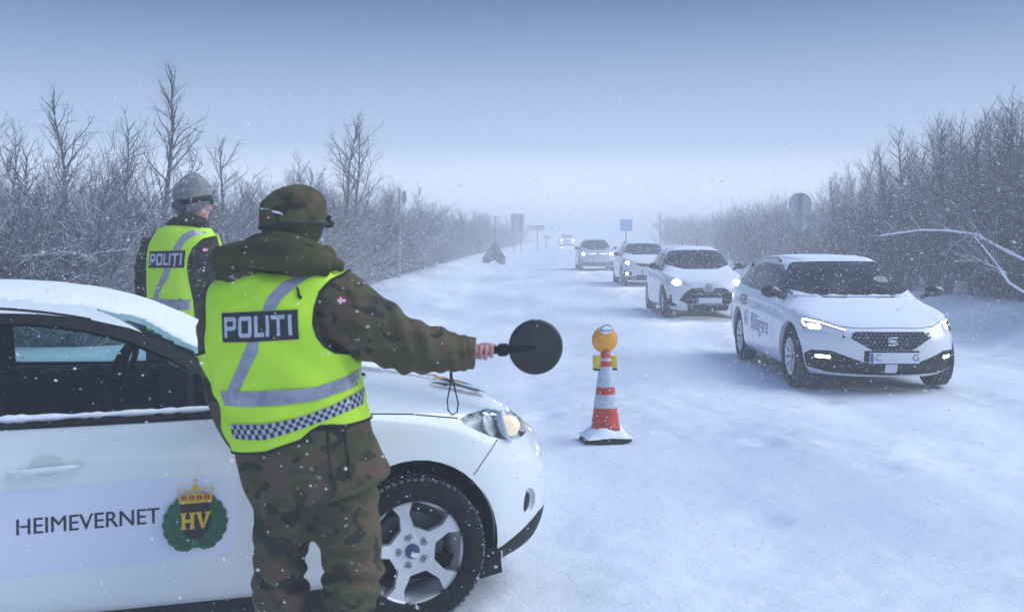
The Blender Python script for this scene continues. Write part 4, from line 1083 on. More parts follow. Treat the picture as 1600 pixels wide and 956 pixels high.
# ---- small hatchback, second in the queue
yf = [
 ('window', 'side', [(-1.62, .985), (-.86, .975), (-.86, 1.05), (-1.04, 1.15), (-1.27, 1.245), (-1.62, 1.31)], win_near, {}),
 ('window', 'side', [(-2.35, 1.0), (-1.68, .985), (-1.68, 1.32), (-2.1, 1.31), (-2.35, 1.24)], win_near, {}),
 ('window_trim', 'side', [(-2.6, .99), (-.66, .955), (-.84, 1.06), (-1.02, 1.165), (-1.24, 1.26), (-1.6, 1.345), (-2.1, 1.345), (-2.5, 1.20)], blackg, dict(depth=.003, wall=.006)),
 ('windscreen', 'screen', smooth_poly([(-.72, 1.0), (.72, 1.0), (.60, 1.35), (.40, 1.40), (-.40, 1.40), (-.60, 1.35)], 1), win_far, dict(mirror=0)),
 ('headlight_beam', 'front', circ(.62, .745, .085, 16, .06), lamp_on, dict(xlo=.2, depth=.002)),
 ('headlight', 'front', [(.80, .82), (.77, .71), (.60, .67), (.36, .69), (.56, .79)], refl, dict(xlo=.2, depth=.012, wall=.02, wallm=blackg)),
 ('plate_holder', 'front', rounded(-.28, .31, .28, .46, .01), blackp, dict(mirror=0, xlo=.4, depth=.004)),
 ('grille', 'front', [(.0, .56), (.08, .56), (.13, .64), (.34, .63), (.46, .56), (.585, .38), (.43, .315), (.40, .15), (.0, .14)], blackp, dict(xlo=.4, depth=.03, wall=.04)),
 ('fog_recess', 'front', [(.80, .25), (.62, .25), (.64, .30), (.71, .34), (.715, .50), (.76, .47)], blackp, dict(xlo=.2, depth=.02, wall=.03)),
]
car2, b2_, p2_ = build_car('compact_car', (4.02, 23.0, ground(4.02, 23)), R(-90), 'white compact car with wide dark grille and glaring headlights, second in the queue', dict(wb=2.56, Rw=.31, rim=.20, holes=fan(8, .34, .9, .04, .16), features=yf,
    fore=1, xm=[(-9, -9), (-3.46, -3.10), (-2.6, -2.45), (-2.0, -1.75), (-1.5, -1.20), (-.5, -.42), (0, 0), (.9, .82), (9, 9)], zm=[(-9, -9), (.7, .68), (.76, .74), (1.478, 1.475), (9, 9)], ysc=.96, cowl=-.36, belt=.96, plate=(0, .385, .835), group='white cars queuing on the road', mirror=(-.64, .99), level=3, wd=0, roof_y=1.02)); b2_ = Skin(b2_)
u = bmesh.new(); Mb = Matrix.Translation((.80, 0, .68)) @ Matrix.Rotation(R(60), 4, 'Y') @ Matrix.Rotation(R(90), 4, 'Z')
for rx, ry, cy in ((.075, .050, 0), (.028, .048, .0), (.052, .022, .022)):
    for k in range(20):
        a0, a1 = 2*PI*k/20, 2*PI*(k+1)/20
        tube(u, [Mb @ Vector((rx*math.cos(a0), ry*math.sin(a0)+cy, 0)), Mb @ Vector((rx*math.cos(a1), ry*math.sin(a1)+cy, 0))], .008, 4)
obm('badge', u, mat('badge_steel', (.30, .32, .36), .3, metal=.7), car2)
u = bmesh.new()
for z_ in (.60, .52): box(u, (.80, 0, z_), (.02, .62, .012))
box(u, (.80, 0, .60), (.03, .14, .10)); box(u, (.79, 0, .305), (.03, .8, .012)); obm('grille_bar', u, mat('dull_silver', (.35, .37, .40), .4, metal=.5), car2, smooth=False)
snow_patch(car2, b2_, [(-1.15, -.40), (-1.15, .40), (-1.35, .5), (-2.5, .46), (-2.5, -.46), (-1.35, -.5)], .022, seed=19, res=.05)
u = bmesh.new(); tube(u, [(-2.6, 0, 1.42), (-2.75, 0, 1.62)], .006, 6); obm('roof_antenna', u, blackp, car2)

# ---- taller crossover, third
kf = [
 ('window', 'side', [(-1.72, 1.03), (-.90, 1.02), (-.90, 1.11), (-1.04, 1.19), (-1.27, 1.29), (-1.72, 1.365)], win_near, {}),
 ('window', 'side', [(-2.5, 1.05), (-1.80, 1.03), (-1.80, 1.37), (-2.5, 1.34)], win_near, {}),
 ('window_trim', 'side', [(-3.2, 1.06), (-.66, .995), (-.84, 1.10), (-1.02, 1.21), (-1.24, 1.31), (-1.6, 1.39), (-2.4, 1.395), (-3.1, 1.27)], blackg, dict(depth=.003, wall=.006)),
 ('windscreen', 'screen', smooth_poly([(-.72, 1.05), (.72, 1.05), (.60, 1.41), (.40, 1.46), (-.40, 1.46), (-.60, 1.41)], 1), win_far, dict(mirror=0)),
 ('headlight_beam', 'front', circ(.70, .80, .062, 14, .05), lamp_on, dict(xlo=.2, depth=.002)),
 ('headlight', 'front', [(.86, .88), (.83, .74), (.62, .72), (.48, .74), (.68, .86)], refl, dict(xlo=.2, depth=.012, wall=.02, wallm=blackg)),
 ('fog_lamp', 'front', circ(.72, .44, .045, 12), lamp_fog, dict(xlo=.2, depth=.002)),
 ('fog_recess', 'front', [(.84, .36), (.56, .38), (.60, .50), (.80, .54)], blackp, dict(xlo=.2, depth=.02, wall=.03)),
 ('grille', 'front', [(.0, .67), (.30, .68), (.46, .74), (.44, .79), (.0, .76)], blackp, dict(xlo=.4, depth=.03, wall=.04)),
 ('lower_intake', 'front', [(.0, .40), (.40, .40), (.50, .34), (.78, .30), (.76, .17), (.0, .17)], blackp, dict(xlo=.2, depth=.02, wall=.04)),
]
car3, b3_, p3_ = build_car('crossover_car', (4.65, 37.7, ground(4.65, 37.7)), R(-90), 'white crossover with roof rails and narrow grille, third in the queue', dict(wb=2.70, Rw=.33, rim=.215, holes=fan(6, .34, .9, .05, .2), features=kf,
    fore=1, xm=[(-9, -9), (-3.46, -3.48), (-2.6, -2.6), (-2.0, -1.85), (-1.5, -1.20), (-.5, -.42), (0, 0), (9, 9)], zm=[(-9, -9), (.24, .26), (.76, .80), (.95, 1.0), (1.478, 1.55), (9, 9)], ysc=.985, cowl=-.36, belt=1.0, plate=(0, .50, .89), group='white cars queuing on the road', mirror=(-.66, 1.02), level=2, wd=0, roof_y=1.02)); b3_ = Skin(b3_)
for s_ in (1, -1):
    u = bmesh.new(); pts = []
    for i, x_ in enumerate(np.linspace(-1.6, -3.0, 8)):
        h = b3_.ray_cast(Vector((x_, s_*.56, 3)), Vector((0, 0, -1)), 3)[0]; pts.append(h+Vector((0, 0, .045*min(1, math.sin(PI*(i+.15)/7.3)*3))))
    tube(u, pts, .02, 6); obm('roof_rail', u, blackg, car3)
# ---- tall electric hatchback, fourth; a fifth car far off in the mist
vf = [
 ('window', 'side', [(-1.72, 1.03), (-.80, 1.02), (-.85, 1.17), (-1.0, 1.25), (-1.25, 1.34), (-1.72, 1.40)], win_near, {}),
 ('window', 'side', [(-2.5, 1.05), (-1.80, 1.03), (-1.80, 1.40), (-2.5, 1.36)], win_near, {}),
 ('window_trim', 'side', [(-3.0, 1.06), (-.50, 1.0), (-.72, 1.14), (-.93, 1.26), (-1.2, 1.36), (-1.6, 1.42), (-2.4, 1.41), (-2.9, 1.27)], blackg, dict(depth=.003, wall=.006)),
 ('windscreen', 'screen', smooth_poly([(-.74, 1.04), (.74, 1.04), (.60, 1.45), (.40, 1.49), (-.40, 1.49), (-.60, 1.45)], 1), win_far, dict(mirror=0)),
 ('headlight_beam', 'front', circ(.70, .82, .09, 14, .06), lamp_on, dict(xlo=.2, depth=.002)),
 ('headlight', 'front', [(.86, .88), (.84, .76), (.62, .76), (.46, .80), (.62, .87)], refl, dict(xlo=.2, depth=.010, wall=.02, wallm=blackg)),
 ('light_bar', 'front', [(.06, .828), (.46, .823), (.46, .837), (.06, .842)], lamp_drl, dict(xlo=.2, depth=.001)),
 ('lower_intake', 'front', [(.0, .40), (.60, .44), (.80, .48), (.80, .30), (.62, .24), (.0, .24)], mat('grey_plastic', (.10, .11, .12), .6), dict(xlo=.2, depth=.02, wall=.03)),
]
def tall(loc_, label): return build_car('electric_car', loc_, R(-90), label, dict(wb=2.77, Rw=.34, rim=.235, holes=fan(5, .34, .9, .05, .24), features=vf, paint=mat('pearl_paint', (.58, .61, .64), .35, coat=.7),
    xm=[(-9, -9), (-3.46, -3.43), (-.34, -.10), (0, .15), (.9, .84), (9, 9)], zm=[(-9, -9), (.24, .26), (.76, .88), (.98, 1.0), (1.478, 1.57), (9, 9)], ysc=.99, cowl=-.15, belt=1.02, plate=(0, .55, .84), group='white cars queuing on the road', mirror=(-.50, 1.04), level=2, wd=0, roof_y=1.02))
car4, b4_, _p = tall((4.2, 54.0, ground(4.2, 54)), 'pale tall electric hatchback with a thin light bar, fourth in the queue')
u = bmesh.new(); prism(u, circ(0, 0, .07, 20), 0, .012, Matrix.Translation((.83, 0, .835)) @ Matrix.Rotation(R(90), 4, 'Y')); obm('badge', u, mat('badge_grey', (.25, .28, .34), .4), car4, smooth=False)
car5 = copy_tree(car3); car5.location = (6.6, 130, ground(6.6, 130)); car5['label'] = 'distant car seen only as two headlights in the mist, last in the queue'; car5.name = 'distant_car'

# the queue drives with its lamps on: real lights in the headlights
for car_, ys_, z_, x_, pw in ((est, .72, .70, .86, 3), (car2, .62, .745, .86, 16), (car3, .70, .80, .93, 22), (car4, .70, .82, .90, 22), (car5, .70, .80, .93, 120)):
    for s_ in (1, -1):
        ld = bpy.data.lights.new('headlight_lamp', 'SPOT'); ld.energy = pw; ld.spot_size = R(120); ld.spot_blend = .6; ld.color = (1.0, .93, .80); ld.shadow_soft_size = .05
        lo_ = bpy.data.objects.new('headlight_lamp', ld); COL.objects.link(lo_); lo_.parent = car_; lo_.location = (x_+.04, s_*ys_*.97, z_); lo_.rotation_euler = (0, R(-86), 0)
# ------------------------------------------------------------------ people
def camo(name, cols, scale=5.0, dust=.12):
    m = bpy.data.materials.new(name); m.use_nodes = True; t = m.node_tree; b = t.nodes['Principled BSDF']; b.inputs['Roughness'].default_value = .92; b.inputs['Specular IOR Level'].default_value = .2
    tcn = t.nodes.new('ShaderNodeTexCoord'); last = None
    for k, (c_, thr) in enumerate(cols):
        if k == 0: val = (*c_, 1); continue
        mp_ = t.nodes.new('ShaderNodeMapping'); mp_.inputs['Location'].default_value = (k*3.7, k*1.3, k*7.1); mp_.inputs['Scale'].default_value = (1, 1, 1.35); t.links.new(tcn.outputs['Object'], mp_.inputs[0])
        n = t.nodes.new('ShaderNodeTexNoise'); n.inputs['Scale'].default_value = scale*(1+.25*k); n.inputs['Detail'].default_value = 1.2; n.inputs['Distortion'].default_value = .9; t.links.new(mp_.outputs[0], n.inputs['Vector'])
        mr = t.nodes.new('ShaderNodeMapRange'); mr.inputs[1].default_value = thr; mr.inputs[2].default_value = thr+.032; t.links.new(n.outputs[0], mr.inputs[0])
        mm = t.nodes.new('ShaderNodeMix'); mm.data_type = 'RGBA'; mm.inputs[7].default_value = (*c_, 1); t.links.new(mr.outputs[0], mm.inputs[0])
        if last: t.links.new(last, mm.inputs[6])
        else: mm.inputs[6].default_value = val
        last = mm.outputs[2]
    # worn-in mottling and clinging snow specks
    n2 = t.nodes.new('ShaderNodeTexNoise'); n2.inputs['Scale'].default_value = 55; n2.inputs['Detail'].default_value = 3; t.links.new(tcn.outputs['Object'], n2.inputs['Vector'])
    n3 = t.nodes.new('ShaderNodeTexNoise'); n3.inputs['Scale'].default_value = 9; t.links.new(tcn.outputs['Object'], n3.inputs['Vector'])
    mu = t.nodes.new('ShaderNodeMath'); mu.operation = 'MULTIPLY'; t.links.new(n2.outputs[0], mu.inputs[0]); t.links.new(n3.outputs[0], mu.inputs[1])
    mr = t.nodes.new('ShaderNodeMapRange'); mr.inputs[1].default_value = .47-dust; mr.inputs[2].default_value = .55-dust; mr.inputs[4].default_value = .45; t.links.new(mu.outputs[0], mr.inputs[0])
    mm = t.nodes.new('ShaderNodeMix'); mm.data_type = 'RGBA'; mm.inputs[7].default_value = (.62, .67, .74, 1); t.links.new(mr.outputs[0], mm.inputs[0]); t.links.new(last, mm.inputs[6]); t.links.new(mm.outputs[2], b.inputs['Base Color'])
    bp_ = t.nodes.new('ShaderNodeBump'); bp_.inputs['Strength'].default_value = .35; bp_.inputs['Distance'].default_value = .006; t.links.new(n2.outputs[0], bp_.inputs['Height']); t.links.new(bp_.outputs[0], b.inputs['Normal'])
    return m
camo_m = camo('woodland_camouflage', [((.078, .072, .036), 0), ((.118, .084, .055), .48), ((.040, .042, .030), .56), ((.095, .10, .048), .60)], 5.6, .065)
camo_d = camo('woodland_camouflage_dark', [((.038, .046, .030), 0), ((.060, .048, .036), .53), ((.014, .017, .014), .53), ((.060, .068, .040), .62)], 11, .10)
hood_m = camo('hood_cloth_olive', [((.070, .064, .028), 0), ((.050, .044, .024), .60), ((.085, .082, .036), .62)], 3.5, .10)
hivis = mat('hi_vis_yellow', (.60, .93, .035), .65, noise_scale=4, base2=(.50, .86, .03), bump=.12, bump_scale=240)
reflt = mat('reflective_tape', (.36, .38, .45), .35, metal=.25, noise_scale=26, base2=(.25, .27, .33), bump=.25, bump_scale=30)
patchm = mat('patch_black', (.018, .022, .035), .7); letterm = mat('letter_silver', (.52, .57, .66), .5, noise_scale=45, base2=(.40, .44, .52))
trimm = mat('vest_black_binding', (.012, .013, .015), .8)
skin = mat('skin_cold', (.56, .30, .26), .5, noise_scale=35, base2=(.50, .22, .20), bump=.15, bump_scale=160)
knit = mat('grey_knit_wool', (.20, .215, .20), .95, noise_scale=30, base2=(.34, .36, .36), bump=.9, bump_scale=130)
bootm = mat('black_boot_leather', (.02, .02, .02), .5); redm = mat('badge_red', (.55, .02, .09), .6); whm = mat('badge_white', (.75, .74, .78), .6)
checkm = bpy.data.materials.new('chequered_tape'); checkm.use_nodes = True
t = checkm.node_tree; ck = t.nodes.new('ShaderNodeTexChecker'); ck.inputs['Scale'].default_value = 72; ck.inputs['Color1'].default_value = (.02, .025, .04, 1); ck.inputs['Color2'].default_value = (.42, .45, .52, 1)
uvn = t.nodes.new('ShaderNodeUVMap'); uvn.uv_map = 'UVMap'; t.links.new(uvn.outputs[0], ck.inputs['Vector']); t.links.new(ck.outputs[0], t.nodes['Principled BSDF'].inputs['Base Color']); t.nodes['Principled BSDF'].inputs['Roughness'].default_value = .5

class Fig:
    """photo pixels -> local metres of a figure standing at distance Y"""
    def __init__(s, px0, Y): s.x0 = XW(px0, Y); s.Y = Y; s.gz = 0
    def p(s, px, py, y=0.0): Yd = s.Y+y; return Vector((XW(px, Yd)-s.x0, y, EYE-(py-HOR)/FPX*Yd-s.gz))
def ring_loft(bm, rings, n=40, ex=2.4, cap=True):
    """rings: (left point, right point, back depth, front depth) in local metres -> closed loft"""
    R_ = []
    for a, b_, db, df in rings:
        c_ = (a+b_)/2; hw = (b_-a)/2; row = []
        for k in range(n):
            th = 2*PI*k/n; cs, sn = math.cos(th), math.sin(th); sx = math.copysign(abs(cs)**(2/ex), cs); sy = math.copysign(abs(sn)**(2/ex), sn)
            q = c_+hw*sx; q.y = c_.y+(sy*df if sn > 0 else sy*db); row.append(bm.verts.new(q))
        R_.append(row)
    for a, b_ in zip(R_, R_[1:]):
        for k in range(n): bm.faces.new((a[k], a[(k+1) % n], b_[(k+1) % n], b_[k]))
    if cap: bm.faces.new(R_[0][::-1]); bm.faces.new(R_[-1])
    return R_
def densify(rings, k=4):
    out = []
    for i in range(len(rings)-1):
        p0 = rings[max(0, i-1)]; p1 = rings[i]; p2 = rings[i+1]; p3 = rings[min(len(rings)-1, i+2)]
        for j in range(k):
            t_ = j/k; w = (-.5*t_+t_*t_-.5*t_**3, 1-2.5*t_*t_+1.5*t_**3, .5*t_+2*t_*t_-1.5*t_**3, -.5*t_*t_+.5*t_**3)
            out.append(tuple(p0[m]*w[0]+p1[m]*w[1]+p2[m]*w[2]+p3[m]*w[3] for m in range(4)))
    out.append(rings[-1]); return out
def wrinkle(amp, fx=9, fz=14, seed=0):
    def f(co, n):
        a = noise.noise(Vector((co.x*fx+seed, co.y*fx, co.z*fz))); b_ = 1-abs(noise.noise(Vector((co.x*fx*.8+co.z*5, co.y*fx*.8+seed, co.z*fz*.6))))*2
        return amp*(a*.7+(b_-.45)*.8)
    return f
def skin_body(P_, hand_pts, voxel, face_dir, head_c, hr):
    bm = bmesh.new()
    for pts, rad in P_: tube(bm, pts, rad, 14)
    # head with a face
    f = face_dir.normalized(); s_ = f.cross(Vector((0, 0, 1))).normalized()
    rot = Matrix((s_, f, Vector((0, 0, 1)))).transposed()
    ellipsoid(bm, head_c, (hr*.78, hr*.98, hr*1.15), rot)
    def H(a, b_, c_): return head_c+s_*a*hr+f*b_*hr+Vector((0, 0, c_*hr))
    ellipsoid(bm, H(0, .28, -.62), (hr*.58, hr*.62, hr*.55), rot)          # jaw
    ellipsoid(bm, H(0, .80, -.98), (hr*.22, hr*.18, hr*.16), rot, 12)         # chin
    tube(bm, [H(0, .90, .10), H(0, 1.10, -.22), H(0, 1.18, -.38)], [hr*.09, hr*.13, hr*.17], 10)   # nose
    for k in (1, -1):
        ellipsoid(bm, H(k*.36, .62, -.30), (hr*.28, hr*.30, hr*.24), rot, 12) # cheek
        ellipsoid(bm, H(k*.80, -.02, -.10), (hr*.10, hr*.20, hr*.30), rot, 12) # ear
        ellipsoid(bm, H(k*.30, .86, .18), (hr*.22, hr*.12, hr*.08), rot, 10)    # brow
    ellipsoid(bm, H(0, .97, -.60), (hr*.26, hr*.10, hr*.05), rot, 10); ellipsoid(bm, H(0, .95, -.70), (hr*.22, hr*.11, hr*.06), rot, 10) # lips
    for pts, rad in hand_pts: tube(bm, pts, rad, 10)
    return solid(bm, voxel, 2), (s_, f, rot, H)
def sheet(fig, bvh, poly_px, nm, m, par, off, ydepth=-.16, maxlen=.02, mirror=False):
    """flat strip on the back of a garment, given by its outline in the photo"""
    pts = [fig.p(px, py, ydepth) for px, py in poly_px]
    M_ = Matrix.Translation((0, -1, 0)) @ Matrix.Rotation(R(90), 4, 'X')
    b2 = project(flat_polys([([(p.x, p.z) for p in pts], 0)]), M_, bvh, off, maxlen, layers=0)
    return obm(nm, b2, m, par)
def quad_map(q, u_, v_):
    """q = bottom-left, bottom-right, top-right, top-left (px)"""
    x = (q[0][0]*(1-u_)+q[1][0]*u_)*(1-v_)+(q[3][0]*(1-u_)+q[2][0]*u_)*v_; y = (q[0][1]*(1-u_)+q[1][1]*u_)*(1-v_)+(q[3][1]*(1-u_)+q[2][1]*u_)*v_
    return (x, y)
# squared block letters P O L I T I on a 1 x 1 field per word: (outer polygons as strokes)
def word_strokes():
    out = []
    def rect(a, b_, c_, d): return [(a, b_), (c_, b_), (c_, d), (a, d)]
    T = .042; lo, hi = .15, .85; th = .14
    # P
    out.append([rect(.035, lo, .035+T, hi), rect(.035, hi-th, .175, hi), rect(.035, .40, .175, .40+th), [(.175, .40), (.205, .46), (.205, .79), (.175, hi), (.163, hi), (.163, .40)]])
    out.append([rect(.235, lo+.05, .235+T, hi-.05), rect(.365, lo+.05, .365+T, hi-.05), [(.255, lo), (.387, lo), (.407, lo+.06), (.39, lo+th), (.25, lo+th), (.235, lo+.06)], [(.25, hi-th), (.39, hi-th), (.407, hi-.06), (.387, hi), (.255, hi), (.235, hi-.06)]])
    out.append([rect(.440, lo, .440+T, hi), rect(.440, lo, .565, lo+th)])
    out.append([rect(.585, lo, .585+T, hi)])
    out.append([rect(.655, hi-th, .835, hi), rect(.655+.07, lo, .655+.07+T, hi)])
    out.append([rect(.875, lo, .875+T+.004, hi)])
    return out
def vest_word(fig, bvh, quad, par, off, yd):
    sheet(fig, bvh, [quad[0], quad[1], quad[2], quad[3]], 'name_patch', patchm, par, off, yd)
    for strokes in word_strokes():
        bm = bmesh.new()
        for k, st_ in enumerate(strokes):
            pts = [fig.p(*quad_map(quad, u_, v_), yd) for u_, v_ in st_]; p2 = [(p.x, p.z) for p in pts]
            if area2(p2) < 0: p2 = p2[::-1]
            vs_ = [bm.verts.new((x, y, 0)) for x, y in p2]; bm.faces.new(vs_)
        M_ = Matrix.Translation((0, -1, 0)) @ Matrix.Rotation(R(90), 4, 'X')
        b2 = project(bm, M_, bvh, off+.0012, .03, layers=0)
        for i, f in enumerate(b2.faces): pass
        obm('letter', b2, letterm, par)
def armhole(bm, poly, yc=0):
    cut(bm, poly, UX, UZ, 9, lambda c_, n_: True); lay = bm.faces.layers.int['tag']
    bmesh.ops.delete(bm, geom=[f for f in bm.faces if f[lay] == 9], context='FACES')
def binding(bm, r_):
    """dark tape round the open edges: returns a bmesh of thin tubes"""
    out = bmesh.new(); bed = [e_ for e_ in bm.edges if len(e_.link_faces) == 1]; adj = {}
    for e_ in bed:
        for v in e_.verts: adj.setdefault(v, []).append(e_)
    seen = set()
    for e_ in bed:
        if e_ in seen: continue
        ch = [e_.verts[0], e_.verts[1]]; seen.add(e_)
        while True:
            nx_ = [x for x in adj[ch[-1]] if x not in seen]
            if not nx_: break
            seen.add(nx_[0]); ch.append(nx_[0].other_vert(ch[-1]))
        pts = [ch[0].co]+[v.co for i, v in enumerate(ch[1:]) if (v.co-ch[i].co).length > 1e-4]
        if len(pts) > 6: tube(out, pts, r_, 6)
    return out

# ======== nearer soldier, arm out with the stop disc
A_ = Fig(470, 3.95); P = A_.p
so = empty('person', (A_.x0, A_.Y, 0), 0, 'soldier in camouflage cap and yellow police vest holding out a black stop disc', 'person')
# jacket: trunk + skirt + sleeves
J = [(P(418, 412), P(482, 412), .07, .08), (P(392, 424), P(502, 424), .10, .09), (P(358, 434), P(528, 432), .115, .10), (P(338, 450), P(542, 446), .135, .115), (P(331, 480), P(545, 478), .150, .125), (P(331, 530), P(546, 525), .155, .13),
     (P(340, 590), P(558, 575), .155, .14), (P(352, 640), P(567, 615), .160, .15), (P(366, 690), P(577, 655), .165, .155), (P(374, 730), P(594, 702), .172, .16), (P(384, 762), P(605, 724), .178, .168), (P(393, 784), P(610, 736), .182, .172), (P(400, 797), P(602, 748), .178, .170)]
bm = bmesh.new(); ring_loft(bm, densify(J, 4), 44)
tube(bm, [P(505, 468, 0), P(535, 486, -.01), P(570, 507, -.03), P(604, 524, -.04), P(636, 539, -.04), P(672, 546, -.03), P(706, 550, -.02), P(736, 552, -.01)], [.132, .134, .122, .112, .100, .086, .072, .056], 24)
tube(bm, [P(360, 468, .02), P(348, 520, .05), P(350, 580, .07), P(362, 640, .12), P(385, 690, .20), P(412, 715, .26)], [.095, .095, .085, .080, .068, .055], 18)
bm = solid(bm, .0085, 5)
def jack(co, n):
    w = wrinkle(.0085, 8, 13, 2)(co, n)
    d = co-P(632, 537); # elbow creases
    w += .010*math.exp(-(d.length/.16)**2)*math.sin(co.x*95+co.z*40)
    d2 = co-P(735, 552); w += .006*math.exp(-(d2.length/.10)**2)*math.sin(co.x*150)
    return w
displace(bm, jack)
jk = BVHTree.FromBMesh(bm); obm('jacket', bm, camo_m, so)
bm = bmesh.new(); e1 = P(738, 552, -.01); e2 = P(747, 553, -.01)   # cuff
tube(bm, [P(722, 551, -.01), P(730, 551, -.01), P(742, 552, -.01), P(743, 552, -.01), P(728, 551.5, -.01)], [.054, .060, .058, .044, .042], 24, cap=False); obm('sleeve_cuff', bm, camo_m, so)
# trousers
bm = bmesh.new(); G = 1.66
def leg(x, y, z): return Vector((x, y, z))
tube(bm, [P(455, 740), P(447, 790), P(443, 835, .01), P(436, 870, .02), P(436, 905, .01), P(440, 950, 0), P(442, 990, .0), P(444, 1030, 0)], [.12, .112, .104, .092, .094, .104, .100, .082], 22)
tube(bm, [P(530, 740), P(538, 790), P(541, 835, -.01), P(550, 870, -.015), P(550, 900, -.01), P(543, 945, 0), P(537, 990, .01), P(534, 1030, 0)], [.128, .124, .120, .111, .108, .096, .092, .080], 22)
bm = solid(bm, .0095, 5)
def trou(co, n):
    w = wrinkle(.012, 7, 11, 5)(co, n); k = math.exp(-((co.z-.44)/.10)**2); return w+.009*k*math.sin(co.z*85+co.x*22+noise.noise(co*6)*3)+.004*math.sin(co.z*55+noise.noise(co*5)*4)
displace(bm, trou); obm('trousers', bm, camo_m, so)
for px_, yy in ((444, 0), (534, .0)):
    bm = bmesh.new(); c_ = P(px_, 1040, yy); g0 = 0.0
    tube(bm, [Vector((c_.x, yy, .26)), Vector((c_.x, yy, .12)), Vector((c_.x, yy, .06))], [.062, .058, .062], 16); ellipsoid(bm, (c_.x, yy+.07, .052), (.052, .150, .052)); box(bm, (c_.x, yy+.06, .018), (.098, .29, .034), bev=.012)
    bm = solid(bm, .009, 3); obm('boot', bm, bootm, so)
# vest
Vr = [(P(372, 424), P(512, 422), .125, .11), (P(348, 431), P(534, 430), .150, .13), (P(331, 446), P(548, 444), .168, .14), (P(323, 478), P(554, 476), .180, .15), (P(322, 530), P(556, 525), .184, .155), (P(332, 590), P(565, 577), .184, .165), (P(345, 640), P(570, 615), .188, .172), (P(358, 685), P(574, 650), .192, .178), (P(368, 722), P(578, 680), .194, .182)]
bm = bmesh.new(); ring_loft(bm, densify(Vr, 8), 110, 2.3, cap=False)
def vestw(co, n):
    w = .0045*noise.noise(Vector((co.x*7, co.y*7, co.z*5)))+.0035*(1-2*abs(noise.noise(Vector((co.x*5+co.z*4, 3, co.z*3)))))
    d = P(540, 575)-co; w += .008*math.exp(-(d.length/.11)**2)*math.sin((co.x+co.z*.6)*70)
    d = P(335, 560)-co; w += .006*math.exp(-(d.length/.13)**2)*math.sin((co.x-co.z*.5)*60)
    # soft horizontal sag above the hem and below the patch
    w += .0040*math.sin(co.z*52+co.x*9+2*noise.noise(Vector((co.x*3, 0, co.z*3))))*sstep(1.25, 1.0, co.z)
    w += .0034*math.sin((co.x*.8+co.z)*30+3*noise.noise(Vector((co.x*2, 5, co.z*2))))
    w += .0022*math.sin((co.x*.5-co.z)*75+5*noise.noise(Vector((co.x*4, 9, co.z*4))))*sstep(-.1, .4, noise.noise(Vector((co.x*4, 1, co.z*4))))
    return w*1.35
displace(bm, vestw)
for v in bm.verts: # keep the cloth clear of the jacket
    h = jk.find_nearest(v.co)
    if (v.co-h[0]).dot(h[1]) < .006 and (v.co-h[0]).length < .06: v.co = h[0]+h[1]*.007
bmesh.ops.smooth_vert(bm, verts=bm.verts, factor=.5, use_axis_x=True, use_axis_y=True, use_axis_z=True)
bm.faces.layers.int.new('tag'); bm.normal_update()
yv = -.17
def q2(pts, yd=yv): return [(P(a, b_, yd).x, P(a, b_, yd).z) for a, b_ in pts]
armhole(bm, q2([(535, 428), (518, 437), (503, 455), (496, 480), (495, 505), (500, 522), (511, 538), (526, 549), (544, 553), (600, 550), (600, 420), (540, 420)], -.10))
armhole(bm, q2([(341, 425), (329, 446), (325, 480), (324, 520), (327, 548), (290, 560), (290, 420), (338, 418)], -.02))
armhole(bm, q2([(340, 717), (364.5, 712), (417, 705), (472, 686), (487, 673), (501, 665.5), (518, 665), (537, 667), (576, 663.5), (620, 660), (620, 760), (340, 760)]))
bnd = binding(bm, .0048)
bm = bake(bm, [('SOLIDIFY', dict(thickness=.003, offset=1))])
vb = BVHTree.FromBMesh(bm); ve = obm('police_vest', bm, hivis, so); ve['label'] = 'yellow hi-vis police vest'
obm('vest_binding', bnd, trimm, ve)
S1 = [(472, 424.6), (501, 424.0), (478, 436), (462, 447), (440, 468), (431.6, 484), (410.5, 485), (420, 462), (440, 442)]
S2 = [(389, 534), (406, 533), (404, 549), (386, 585), (373, 612), (350.5, 614), (370, 575), (380, 552)]
for s_ in (S1, S2): sheet(A_, vb, s_, 'reflective_band', reflt, ve, .0022, yv)
def strip(top, bot, nm, m, off, uv=False, n=30):
    tp = np.array(top, float); bt = np.array(bot, float)
    def at(arr, x): return np.interp(x, arr[:, 0], arr[:, 1])
    bm = bmesh.new(); M3 = Vector((0, 1, 0)); prev = None; uvl = bm.loops.layers.uv.new('UVMap'); UV = {}
    xs0 = np.linspace(0, 1, n); L_ = 0; lastp = None
    for k in range(n):
        t_ = xs0[k]; xt = tp[0][0]*(1-t_)+tp[-1][0]*t_; xb = bt[0][0]*(1-t_)+bt[-1][0]*t_; row = []
        for j in range(4):
            v_ = j/3; px_ = xb*(1-v_)+xt*v_; py_ = at(bt, xb)*(1-v_)+at(tp, xt)*v_; p = P(px_, py_, yv); h = vb.ray_cast(Vector((p.x, -1, p.z)), M3, 1.3)
            if h[0] is None: h = vb.find_nearest(Vector((p.x, 0, p.z)))
            q = h[0]+Vector((0, -1, 0))*off+(h[1]*off*.6 if h[1].y < 0 else Vector((0, 0, 0))); vv = bm.verts.new(q); row.append(vv)
        if lastp is not None: L_ += (row[1].co-lastp).length
        lastp = row[1].co.copy()
        for j, vv in enumerate(row): UV[vv] = (L_, j/3*.0425)
        if prev:
            for j in range(3):
                f = bm.faces.new((prev[j], row[j], row[j+1], prev[j+1]))
                for lo in f.loops: lo[uvl].uv = UV[lo.vert]
        prev = row
    return obm(nm, bm, m, ve)
strip([(339, 614), (407, 610.5), (491.6, 604.6), (537, 591.6), (565.5, 577)], [(346, 636), (440, 632), (491.6, 625.7), (537, 612.7), (566.5, 602)], 'reflective_band', reflt, .003)
